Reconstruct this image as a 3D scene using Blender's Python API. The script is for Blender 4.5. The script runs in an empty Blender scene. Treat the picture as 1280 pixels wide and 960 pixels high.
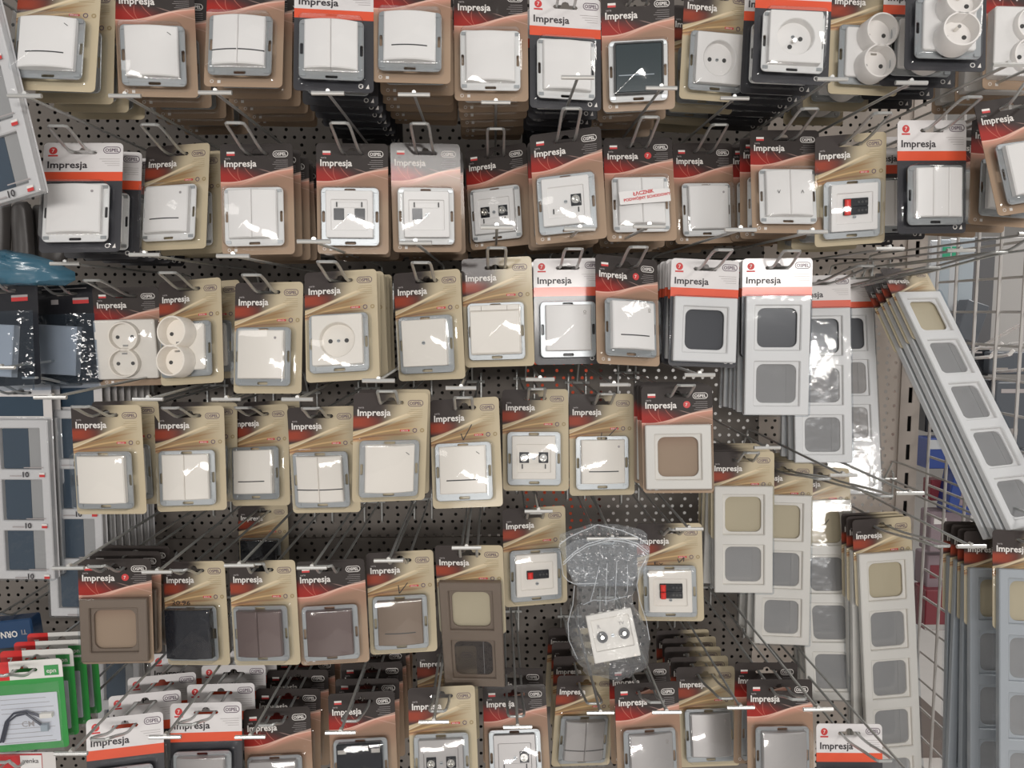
import bpy, math, random
import numpy as np
from mathutils import Vector, Matrix, Euler, noise
from mathutils.geometry import tessellate_polygon
random.seed(7)
S = bpy.context.scene
COL = S.collection
PI = math.pi
# ---------------------------------------------------------------- camera
D = 1.31                      # camera to perforated back panel
EYE = 1.45
FPX = 960.0
PITCH = math.atan(90/960.0); YAW = math.atan(23/960.0)
cam = bpy.data.cameras.new('camera'); cam.sensor_width = 36; cam.lens = 27.0; cam.clip_start = 0.05
camo = bpy.data.objects.new('camera', cam); COL.objects.link(camo)
camo.location = (0, -D, EYE); camo.rotation_euler = (PI/2 - PITCH, 0, -YAW)
S.camera = camo
CR = Euler((PI/2 - PITCH, 0, -YAW)).to_matrix(); CRn = np.array(CR)
CP = np.array([0, -D, EYE])
# ---------------------------------------------------------------- world, lamps, exposure
w = bpy.data.worlds.new('shop_ambient'); S.world = w; w.use_nodes = True
w.node_tree.nodes['Background'].inputs[0].default_value = (1.0, 0.985, 0.97, 1)
w.node_tree.nodes['Background'].inputs[1].default_value = 0.32
def area(name, loc, rot, sx, sy, power, col=(1, 1, 1)):
    l = bpy.data.lights.new(name, 'AREA'); l.shape = 'RECTANGLE'; l.size = sx; l.size_y = sy
    l.energy = power; l.color = col
    o = bpy.data.objects.new(name, l); COL.objects.link(o); o.location = loc; o.rotation_euler = rot
    return o
def aim(o, tgt):
    d = Vector(tgt) - o.location; o.rotation_euler = d.to_track_quat('-Z', 'Y').to_euler()
for loc, tgt, sx, sy, p in (((0.1, -1.75, 3.15), (0.1, -0.35, 1.4), 1.5, 0.30, 0.6), ((-2.2, -2.4, 3.1), (-0.3, -0.3, 1.3), 1.2, 0.3, 6),
                       ((2.3, -1.5, 3.1), (0.5, -0.2, 1.0), 1.2, 0.3, 24), ((0.7, -5.4, 2.1), (0.1, 0, 0.6), 1.8, 0.3, 110), ((-1.3, -5.8, 2.1), (0.1, 0, 0.6), 1.8, 0.3, 65)):  # final pair: low frontal fill lamps added to brighten the lower rows
    o = area('ceiling_and_fill_lamp', loc, (0, 0, 0), sx, sy, p, (1.0, 0.955, 0.91)); aim(o, tgt)
o = area('carton_fill_lamp', (0.35, 0.20, 1.95), (0, 0, 0), 0.9, 0.15, 3.2, (1, 0.98, 0.95)); aim(o, (0.35, 0.62, 1.2))  # fill lamp added behind the panel so cartons show bright through the holes
o = area('floor_fill_lamp', (1.9, 0.4, 2.9), (0, 0, 0), 1.0, 0.6, 26, (1, 0.97, 0.94)); aim(o, (1.7, 0.9, 0))  # fill lamp added to brighten the floor beyond the wire grid
S.view_settings.view_transform = 'Standard'; S.view_settings.look = 'None'
S.view_settings.gamma = 1; S.view_settings.use_curve_mapping = False
S.view_settings.exposure = -0.14
S.cycles.transparent_max_bounces = 24
S.cycles.max_bounces = 6
S.cycles.use_denoising = True

# ---------------------------------------------------------------- projection helpers
def proj(p):
    q = CRn.T @ (np.asarray(p) - CP)
    return np.array([640 + FPX*q[0]/-q[2], 480 - FPX*q[1]/-q[2]])
def at(px, py, dist):          # world point seen at a pixel, at a distance from the camera measured towards the panel
    d = CRn @ np.array([(px-640)/FPX, (480-py)/FPX, -1.0])
    return Vector(CP + d*(dist/d[1]))
def rotm(a, b, c):
    return (Matrix.Rotation(b, 3, 'Z') @ Matrix.Rotation(a, 3, 'X') @ Matrix.Rotation(c, 3, 'Y'))
def fit(px, loc, yaw0=0.0, w=7.0, wy=None, dist=None):
    """pose of a flat pack from its four corners"""
    px = np.array(px, float); loc = np.array(loc, float)
    wy = w if wy is None else wy
    hp = np.linalg.norm(px[0]-px[3]); hl = abs(loc[0][2]-loc[3][2])
    d0 = FPX*hl/hp if dist is None else dist
    c0 = np.array(at(*px.mean(0), d0)); p = np.concatenate([c0 - loc.mean(0), [0, yaw0, 0]])
    def res(p):
        R = np.array(rotm(p[3], p[4], p[5]))
        r = []
        for i in range(4):
            r += list(proj(R @ loc[i] + p[:3]) - px[i])
        r += [p[3]*w, (p[4]-yaw0)*wy, p[5]*0.5]
        if dist is not None: r.append((p[1] + D - dist)*400)
        return np.array(r)
    lam = 1e-2; r = res(p)
    for it in range(40):
        J = np.zeros((len(r), 6))
        for k in range(6):
            q = p.copy(); q[k] += 1e-5; J[:, k] = (res(q)-r)/1e-5
        A = J.T @ J; st = np.linalg.solve(A + lam*np.diag(np.diag(A)), -J.T @ r)
        rn = res(p+st)
        if (rn**2).sum() < (r**2).sum():
            p = p+st; r = rn; lam *= 0.4
            if np.abs(st).max() < 1e-7: break
        else: lam *= 4
    return p

# ---------------------------------------------------------------- node helpers
class X:
    nt = None
    def __init__(s, v): s.v = v
    @staticmethod
    def m(op, *a, clamp=False):
        n = X.nt.nodes.new('ShaderNodeMath'); n.operation = op; n.use_clamp = clamp
        for i, q in enumerate(a):
            if isinstance(q, X): X.nt.links.new(q.v, n.inputs[i])
            else: n.inputs[i].default_value = q
        return X(n.outputs[0])
    def __add__(s, o): return X.m('ADD', s, o)
    __radd__ = __add__
    def __sub__(s, o): return X.m('SUBTRACT', s, o)
    def __rsub__(s, o): return X.m('SUBTRACT', o, s)
    def __mul__(s, o): return X.m('MULTIPLY', s, o)
    __rmul__ = __mul__
    def abs(s): return X.m('ABSOLUTE', s)
    def pow(s, k): return X.m('POWER', s, k)
def step(x, a, b):            # smooth 0..1 between a and b
    n = X.nt.nodes.new('ShaderNodeMapRange'); n.interpolation_type = 'SMOOTHSTEP'
    X.nt.links.new(x.v, n.inputs[0])
    for i, q in ((1, a), (2, b)): n.inputs[i].default_value = q
    return X(n.outputs[0])
def line(d, wd): return step(d.abs(), wd, wd*0.35)
def cmix(f, a, b):
    n = X.nt.nodes.new('ShaderNodeMix'); n.data_type = 'RGBA'
    if isinstance(f, X): X.nt.links.new(f.v, n.inputs[0])
    else: n.inputs[0].default_value = f
    for i, q in ((6, a), (7, b)):
        if isinstance(q, tuple): n.inputs[i].default_value = (*q[:3], 1)
        else: X.nt.links.new(q, n.inputs[i])
    return n.outputs[2]
def newmat(name):
    m = bpy.data.materials.new(name); m.use_nodes = True; X.nt = m.node_tree
    return m, m.node_tree.nodes['Principled BSDF'], m.node_tree
def pbr(name, col, rough=0.5, metal=0.0, coat=0.0, bump=0.0, bscale=200.0, var=0.0):
    m, b, nt = newmat(name)
    b.inputs['Base Color'].default_value = (*col, 1); b.inputs['Roughness'].default_value = rough
    b.inputs['Metallic'].default_value = metal; b.inputs['Coat Weight'].default_value = coat
    b.inputs['Coat Roughness'].default_value = 0.08
    tc = nt.nodes.new('ShaderNodeTexCoord')
    ns = nt.nodes.new('ShaderNodeTexNoise'); ns.inputs['Scale'].default_value = bscale; nt.links.new(tc.outputs['Object'], ns.inputs['Vector'])
    if var:
        c = cmix(X(ns.outputs[0]), tuple(x*(1-var) for x in col), tuple(min(1, x*(1+var)) for x in col)); nt.links.new(c, b.inputs['Base Color'])
    if bump:
        bp = nt.nodes.new('ShaderNodeBump'); bp.inputs['Strength'].default_value = bump; bp.inputs['Distance'].default_value = 0.002
        nt.links.new(ns.outputs[0], bp.inputs['Height']); nt.links.new(bp.outputs[0], b.inputs['Normal'])
    return m
def clearmat(name, tint=(0.96, 0.97, 0.98), base=0.03, rough=0.06, bump=0.25, bscale=60, haze=0.0, k=0.5, hc=(0.8, 0.83, 0.86), bd=0.004):
    m = bpy.data.materials.new(name); m.use_nodes = True; nt = m.node_tree; X.nt = nt
    nt.nodes.remove(nt.nodes['Principled BSDF']); out = nt.nodes['Material Output']
    tr = nt.nodes.new('ShaderNodeBsdfTransparent'); tr.inputs[0].default_value = (*tint, 1)
    gl = nt.nodes.new('ShaderNodeBsdfGlossy'); gl.inputs['Roughness'].default_value = rough
    lw = nt.nodes.new('ShaderNodeLayerWeight'); lw.inputs[0].default_value = 0.25
    tc = nt.nodes.new('ShaderNodeTexCoord'); ns = nt.nodes.new('ShaderNodeTexNoise'); ns.inputs['Scale'].default_value = bscale
    nt.links.new(tc.outputs['Object'], ns.inputs['Vector'])
    bp = nt.nodes.new('ShaderNodeBump'); bp.inputs['Strength'].default_value = bump; bp.inputs['Distance'].default_value = bd
    nt.links.new(ns.outputs[0], bp.inputs['Height']); nt.links.new(bp.outputs[0], gl.inputs['Normal'])
    f = X(lw.outputs['Facing']).pow(2.0)*k + base
    mx = nt.nodes.new('ShaderNodeMixShader'); nt.links.new(f.v, mx.inputs[0]); nt.links.new(tr.outputs[0], mx.inputs[1]); nt.links.new(gl.outputs[0], mx.inputs[2])
    last = mx
    if haze:
        df = nt.nodes.new('ShaderNodeBsdfDiffuse'); df.inputs[0].default_value = (*hc, 1)
        m2 = nt.nodes.new('ShaderNodeMixShader'); m2.inputs[0].default_value = haze
        nt.links.new(mx.outputs[0], m2.inputs[1]); nt.links.new(df.outputs[0], m2.inputs[2]); last = m2
    nt.links.new(last.outputs[0], out.inputs[0])
    return m

# ---------------------------------------------------------------- materials
M = {}
M['white'] = pbr('white_plastic', (0.80, 0.78, 0.76), 0.32, bump=0.0)
M['ivory'] = pbr('warm_white_plastic', (0.80, 0.755, 0.69), 0.32)
M['silver'] = pbr('silver_plastic', (0.40, 0.38, 0.37), 0.38, 0.35)
M['plum'] = pbr('brown_plastic', (0.145, 0.105, 0.098), 0.42, 0.2)
M['mocha'] = pbr('bronze_plastic', (0.22, 0.165, 0.125), 0.40, 0.2)
M['bluegrey'] = pbr('pale_grey_plastic', (0.46, 0.48, 0.50), 0.36, 0.15)
M['black'] = pbr('black_plastic', (0.012, 0.013, 0.017), 0.25)
M['dark'] = pbr('dark_gap', (0.05, 0.05, 0.05), 0.6)
M['red'] = pbr('red_plastic', (0.75, 0.03, 0.02), 0.35)
M['zinc'] = pbr('zinc_plate', (0.40, 0.42, 0.43), 0.36, 0.55)
M['suppw'] = pbr('white_support_plate', (0.76, 0.76, 0.75), 0.35)
M['mech'] = pbr('mechanism_body', (0.33, 0.38, 0.42), 0.5)
M['chrome'] = pbr('chrome_contact', (0.72, 0.70, 0.66), 0.18, 1.0)
for k_ in ('white', 'ivory', 'suppw'): M[k_].node_tree.nodes['Principled BSDF'].inputs['Specular IOR Level'].default_value = 0.25
M['steel'] = pbr('galvanised_wire', (0.50, 0.51, 0.50), 0.32, 0.6, bump=0.15, bscale=400)
M['steelbar'] = pbr('steel_label_bar', (0.74, 0.74, 0.72), 0.30, 0.75)
M['pen'] = pbr('pen_ink', (0.015, 0.015, 0.02), 0.5)
M['redpen'] = pbr('red_pen_ink', (0.55, 0.015, 0.02), 0.5)
M['paper'] = pbr('white_paper', (0.74, 0.73, 0.72), 0.6)
M['clear'] = clearmat('clear_blister', base=0.04, bump=0.10, bscale=40)
M['film'] = clearmat('clear_film', tint=(0.93, 0.95, 0.97), base=0.05, bump=0.5, bscale=45, haze=0.02)
M['milky'] = clearmat('milky_tray_film', tint=(0.75, 0.75, 0.75), base=0.03, rough=0.15, bump=0.3, bscale=40, haze=0.55, hc=(0.50, 0.485, 0.475))
M['milkydark'] = clearmat('brown_tray_film', tint=(0.5, 0.47, 0.45), base=0.03, rough=0.15, bump=0.3, bscale=40, haze=0.5, hc=(0.09, 0.075, 0.07))
M['bag'] = clearmat('clear_bag', tint=(0.94, 0.955, 0.97), base=0.05, rough=0.12, bump=1.0, bscale=60, haze=0.07, k=0.8, bd=0.012)
M['sheet'] = clearmat('frame_window_film', tint=(0.88, 0.90, 0.92), base=0.025, bump=0.12, bscale=40, haze=0.0, k=0.22)
M['txtw'] = pbr('print_white', (0.74, 0.71, 0.68), 0.5)
M['txtgrey'] = pbr('print_grey', (0.30, 0.27, 0.25), 0.5)
M['txtd'] = pbr('print_dark', (0.035, 0.03, 0.035), 0.5)
M['txtp'] = pbr('print_violet', (0.10, 0.06, 0.10), 0.5)
M['txtr'] = pbr('print_red', (0.55, 0.04, 0.04), 0.5)
M['txtf'] = pbr('print_faint', (0.36, 0.33, 0.33), 0.5)
M['txtb'] = pbr('print_olive', (0.33, 0.25, 0.13), 0.5)

def uvw(nt):
    n = nt.nodes.new('ShaderNodeUVMap'); s = nt.nodes.new('ShaderNodeSeparateXYZ'); nt.links.new(n.outputs[0], s.inputs[0])
    return X(s.outputs[0]), X(s.outputs[1])
def art_brown(name):
    m, b, nt = newmat(name); u, v = uvw(nt)
    s = 0.345 - u*0.05 - u*u*0.075            # the swoosh that divides header from body
    s = s + X.m('SINE', u*7.0)*0.012
    dark = (0.036, 0.029, 0.027); red = (0.33, 0.022, 0.016); tan = (0.43, 0.27, 0.185); pink = (0.56, 0.27, 0.20); tan2 = (0.37, 0.265, 0.185)
    rg = step(u*0.22 + 0.10 - (v-0.26).abs(), 0.0, 0.001)
    redf = step(v - u*0.10, 0.155, 0.29)*step(u, 0.75, 0.15)
    c = cmix(redf, dark, red)
    for (a, k, wd) in ((0.10, 0.6, 0.010), (0.34, 0.9, 0.008), (0.24, -0.35, 0.006)):
        ln = line(u - a - (v-0.22)*k - (v-0.22)*(v-0.22)*6.0, wd)*step(v, 0.19, 0.24)
        c = cmix(ln*0.55, c, (0.62, 0.20, 0.15))
    body = cmix(step(v, 0.36, 0.62), (0.31, 0.19, 0.13), tan2)
    band = cmix(step(v - s, 0.0, 0.075), pink, body)
    c = cmix(step(v - s, -0.003, 0.003), c, band)
    c = cmix(line(v - s, 0.008)*0.7, c, (0.80, 0.52, 0.42))
    c = cmix(line(v - s - 0.035 + u*0.05, 0.012)*0.5*step(u, 0.2, 0.5), c, (0.82, 0.55, 0.45))
    c = cmix(line(v - 0.12 - u*0.20, 0.005)*0.35*step(v, 0.22, 0.24)*step(u, 0.3, 0.6), c, (0.7, 0.45, 0.4))
    nt.links.new(c, b.inputs['Base Color']); b.inputs["Roughness"].default_value = 0.55; b.inputs["Specular IOR Level"].default_value = 0.25; b.inputs["Coat Weight"].default_value = 0.15; b.inputs['Coat Roughness'].default_value = 0.08
    return m
def art_cream(name, tint=1.0):
    m, b, nt = newmat(name); u, v = uvw(nt)
    cream = (0.52, 0.445, 0.31); dark = (0.045, 0.036, 0.034)
    t = lambda c: tuple(x*tint for x in c)
    c = cmix(step(u + v*0.35, 0.75, 0.40), t(cream), dark)
    c = cmix(step(u, 0.50, 0.08)*step((v-0.265).abs(), 0.075, 0.02), c, (0.30, 0.05, 0.025))
    s = 0.352 - u*0.13 - u*u*0.04 + X.m('SINE', u*6.0)*0.010
    low = cmix(step(v, 0.37, 0.45), (0.33, 0.225, 0.115), t(cream))
    low = cmix(step(u, 0.55, 1.0), low, t(cream))
    low = cmix(step(u, 0.62, 0.2)*step((v-0.415).abs(), 0.035, 0.005)*0.6, low, (0.62, 0.25, 0.08))
    c = cmix(step(v - s, -0.004, 0.012), c, low)
    for (o, sl, wd, col) in ((0.350, 0.17, 0.020, (0.66, 0.53, 0.34)), (0.385, 0.13, 0.010, (0.30, 0.17, 0.08)), (0.372, 0.21, 0.008, (0.72, 0.62, 0.45)), (0.405, 0.09, 0.010, (0.60, 0.40, 0.20)), (0.42, 0.05, 0.012, (0.26, 0.15, 0.09))):
        d = v - o + u*sl + u*u*0.03 + X.m('SINE', u*5.0+o*30.0)*0.012
        c = cmix(line(d, wd)*step(u, 0.98, 0.55)*0.8, c, t(col))
    nt.links.new(c, b.inputs['Base Color']); b.inputs["Roughness"].default_value = 0.55; b.inputs["Specular IOR Level"].default_value = 0.25; b.inputs["Coat Weight"].default_value = 0.15; b.inputs['Coat Roughness'].default_value = 0.08
    return m
def art_white(name):
    m, b, nt = newmat(name); u, v = uvw(nt)
    c = cmix(step(v, 0.268, 0.272), (0.70, 0.68, 0.68), (0.72, 0.085, 0.030))
    c = cmix(step(v, 0.352, 0.356), c, (0.034, 0.034, 0.040))
    nt.links.new(c, b.inputs['Base Color']); b.inputs['Roughness'].default_value = 0.42; b.inputs['Coat Weight'].default_value = 0.35; b.inputs['Coat Roughness'].default_value = 0.12
    return m
def art_green(name):
    m, b, nt = newmat(name); u, v = uvw(nt)
    hd = cmix(step(u, 0.298, 0.302), (0.62, 0.03, 0.03), (0.72, 0.71, 0.68))
    c = cmix(step(v, 0.170, 0.174), hd, (0.035, 0.30, 0.06))
    nt.links.new(c, b.inputs['Base Color']); b.inputs['Roughness'].default_value = 0.4; b.inputs['Coat Weight'].default_value = 0.3
    return m
ART = {'brown': art_brown('brown_card_print'), 'cream': art_cream('cream_card_print'), 'white': art_white('charcoal_card_print'), 'green': art_green('green_card_print')}
M['kraft'] = pbr('kraft_back', (0.42, 0.36, 0.28), 0.7)
M['card_edge'] = pbr('card_edge', (0.55, 0.50, 0.42), 0.7)

# ---------------------------------------------------------------- mesh builder
def rr(cx, cz, w, h, r, n=4):
    def f(d=0.0):
        ww, hh, q = w/2-d, h/2-d, max(r-d, 0.0001); P = []
        for (sx, sz, a0) in ((1, -1, -90), (1, 1, 0), (-1, 1, 90), (-1, -1, 180)):
            for i in range(n+1):
                a = math.radians(a0 + 90*i/n); P.append((cx+sx*(ww-q)+q*math.cos(a), cz+sz*(hh-q)+q*math.sin(a)))
        return P
    return f
def circ(cx, cz, r, n=20):
    return lambda d=0.0: [(cx+(r-d)*math.cos(2*PI*i/n), cz+(r-d)*math.sin(2*PI*i/n)) for i in range(n)]
class MB:
    def __init__(s): s.v = []; s.f = []; s.m = []; s.mats = []
    def mi(s, mat):
        if mat not in s.mats: s.mats.append(mat)
        return s.mats.index(mat)
    def add(s, V, F, mat):
        b = len(s.v); k = s.mi(mat); s.v += [tuple(p) for p in V]; s.f += [tuple(b+i for i in f) for f in F]; s.m += [k]*len(F)
    def box(s, x0, x1, y0, y1, z0, z1, mat):
        V = [(x, y, z) for x in (x0, x1) for y in (y0, y1) for z in (z0, z1)]
        s.add(V, [(0, 1, 3, 2), (4, 6, 7, 5), (0, 4, 5, 1), (2, 3, 7, 6), (0, 2, 6, 4), (1, 5, 7, 3)], mat)
    def plate(s, outer, inners, yf, yb, mat, ch=0.0, back=True, matback=None):
        """flat plate in the xz plane: front at yf, back at yb (yb > yf), chamfer ch"""
        loops = [outer] + list(inners)
        fr = [L(ch if i == 0 else -ch) if ch else L() for i, L in enumerate(loops)]
        tri = tessellate_polygon([[Vector((x, z, 0)) for x, z in L] for L in fr])
        flat = [p for L in fr for p in L]
        def orient(t):
            a, b, c = (flat[i] for i in t)
            return t if (b[0]-a[0])*(c[1]-a[1]) - (b[1]-a[1])*(c[0]-a[0]) > 0 else (t[0], t[2], t[1])
        tri = [orient(t) for t in tri]
        s.add([(x, yf, z) for x, z in flat], tri, mat)
        if back:
            bk = [p for L in loops for p in L()]
            s.add([(x, yb, z) for x, z in bk], [(t[0], t[2], t[1]) for t in tri], matback or mat)
        for i, L in enumerate(loops):
            rings = [(fr[i], yf)]
            if ch: rings.append((L(), yf+ch))
            rings.append((L(), yb))
            n = len(fr[i])
            for (A, ya), (B, yb_) in zip(rings, rings[1:]):
                V = [(x, ya, z) for x, z in A] + [(x, yb_, z) for x, z in B]
                F = [((j+1) % n, j, n+j, n+(j+1) % n) if i == 0 else (j, (j+1) % n, n+(j+1) % n, n+j) for j in range(n)]
                s.add(V, F, mat)
    def shell(s, rings, mat, cap=True):
        """rings: list of (loop pts, y) from the back to the front, capped at the front"""
        n = len(rings[0][0])
        V = [(x, y, z) for L, y in rings for x, z in L]; F = []
        for k in range(len(rings)-1):
            for j in range(n): F.append((k*n+j, k*n+(j+1) % n, (k+1)*n+(j+1) % n, (k+1)*n+j))
        if cap: F.append(tuple((len(rings)-1)*n + j for j in range(n)))
        s.add(V, F, mat)
    def cyl(s, cx, cz, r, yf, yb, mat, n=18, r2=None):
        r2 = r if r2 is None else r2
        s.shell([(circ(cx, cz, r2, n)(), yb), (circ(cx, cz, r, n)(), yf)], mat)
    def tube(s, pts, r, mat, n=6, closed=False, caps=True):
        pts = [Vector(p) for p in pts]; N = len(pts); V = []; F = []; up = None
        for i, p in enumerate(pts):
            if closed: t = pts[(i+1) % N] - pts[i-1]
            else: t = pts[min(i+1, N-1)] - pts[max(i-1, 0)]
            t = t.normalized()
            if up is None: up = Vector((0, 0, 1)) if abs(t.z) < 0.9 else Vector((1, 0, 0))
            a = t.cross(up)
            if a.length < 1e-4: a = t.cross(Vector((1, 0.3, 0)))
            a.normalize(); b = a.cross(t); up = b
            for j in range(n):
                q = 2*PI*j/n; V.append(p + a*(r*math.cos(q)) + b*(r*math.sin(q)))
        for i in range(N if closed else N-1):
            for j in range(n): F.append((i*n+j, ((i+1) % N)*n+j, ((i+1) % N)*n+(j+1) % n, i*n+(j+1) % n))
        if caps and not closed: F.append(tuple(range(n))); F.append(tuple(reversed([(N-1)*n+j for j in range(n)])))
        s.add(V, F, mat)
    def ribbon(s, pts, w, y, mat):            # pen stroke in the xz plane
        for (a, b) in zip(pts, pts[1:]):
            dx, dz = b[0]-a[0], b[1]-a[1]; L = math.hypot(dx, dz) or 1; nx, nz = -dz/L*w/2, dx/L*w/2
            s.add([(a[0]-nx, y, a[1]-nz), (b[0]-nx, y, b[1]-nz), (b[0]+nx, y, b[1]+nz), (a[0]+nx, y, a[1]+nz)], [(0, 1, 2, 3)], mat)
    def text(s, body, x, z, width, y, mat, hgt=None, rot=0.0):
        V, F, W, H = text_geo(body); k = width/W; kz = k if hgt is None else hgt/H
        ca, sa = math.cos(rot), math.sin(rot)
        s.add([(x + vx*k*ca - vz*kz*sa, y, z + vx*k*sa + vz*kz*ca) for vx, vz in V], F, mat)
    def rocker(s, cx, cz, w, h, yb, yf, bow, mat, nz=4, ch=0.0012, bx=None, bw=None, nxs=10):
        """cushion face bowed across its width, with a small bevel"""
        bx = cx if bx is None else bx; bw = w/2 if bw is None else bw
        xs = [-w/2, -w/2+ch] + [-w/2+ch+(w-2*ch)*i/nxs for i in range(1, nxs)] + [w/2-ch, w/2]
        zs = [-h/2, -h/2+ch] + [-h/2+ch+(h-2*ch)*i/nz for i in range(1, nz)] + [h/2-ch, h/2]
        V = []; F = []; nx = len(xs); nZ = len(zs)
        for z in zs:
            for x in xs:
                edge = abs(x) > w/2-ch*0.5 or abs(z) > h/2-ch*0.5
                y = yf - bow*(1-((cx+x-bx)/bw)**2) + (ch*0.9 if edge else 0); V.append((cx+x, y, cz+z))
        for j in range(nZ-1):
            for i in range(nx-1): a = j*nx+i; F.append((a, a+1, a+nx+1, a+nx))
        bd = [j for j in range(nx)] + [j*nx+nx-1 for j in range(1, nZ)] + [(nZ-1)*nx+i for i in range(nx-2, -1, -1)] + [j*nx for j in range(nZ-2, 0, -1)]
        b = len(V)
        for i in bd: V.append((V[i][0], yb, V[i][2]))
        n = len(bd)
        for i in range(n): F.append((bd[(i+1) % n], bd[i], b+i, b+(i+1) % n))
        s.add(V, F, mat)
    def mesh(s, name, uvbox=None, smooth=30):
        me = bpy.data.meshes.new(name); me.from_pydata(s.v, [], s.f)
        for mt in s.mats: me.materials.append(mt if not isinstance(mt, str) else M[mt])
        me.polygons.foreach_set('material_index', s.m)
        if uvbox:
            x0, x1, zt, zb = uvbox; uv = me.uv_layers.new(name='UVMap'); L = np.zeros(len(me.loops)*2)
            for i, l in enumerate(me.loops):
                c = me.vertices[l.vertex_index].co; L[2*i] = (c.x-x0)/(x1-x0); L[2*i+1] = (zt-c.z)/(zt-zb)
            uv.data.foreach_set('uv', L)
        me.update()
        if smooth:
            me.shade_smooth(); me.set_sharp_from_angle(angle=math.radians(smooth))
        return me
TXT = {}
def text_geo(body):
    if body not in TXT:
        c = bpy.data.curves.new('t', 'FONT'); c.body = body; c.size = 1; c.resolution_u = 2; c.fill_mode = 'FRONT'; c.offset = 0.022 if body in ('Impresja', 'OSPEL', '10', 'ORNO') else (0.03 if body.startswith(('ŁĄ', 'PODW')) else 0.008)
        o = bpy.data.objects.new('t', c); me = bpy.data.meshes.new_from_object(o)
        V = [(p.co.x, p.co.y) for p in me.vertices]; x0 = min(p[0] for p in V); x1 = max(p[0] for p in V); z1 = max(p[1] for p in V)
        V = [(a-x0, b) for a, b in V]; F = [tuple(p.vertices) for p in me.polygons]
        bpy.data.objects.remove(o); bpy.data.curves.remove(c); bpy.data.meshes.remove(me)
        TXT[body] = (V, F, x1-x0, z1)
    return TXT[body]
def obj(name, me, parent=None):
    if isinstance(me, MB): me = me.mesh(name)
    o = bpy.data.objects.new(name, me); COL.objects.link(o)
    if parent: o.parent = parent
    return o
def tag(o, label=None, cat=None, group=None, kind=None):
    if label: o['label'] = label
    if cat: o['category'] = cat
    if group: o['group'] = group
    if kind: o['kind'] = kind
    return o
def empty(name, loc=(0, 0, 0)):
    o = bpy.data.objects.new(name, None); COL.objects.link(o); o.location = loc; o.empty_display_size = 0.02; return o
def dup(root):
    r = root.copy(); COL.objects.link(r)
    for ch in list(root.children):
        c = ch.copy(); COL.objects.link(c); c.parent = r
        for g in list(ch.children):
            d = g.copy(); COL.objects.link(d); d.parent = c
    return r

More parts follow.
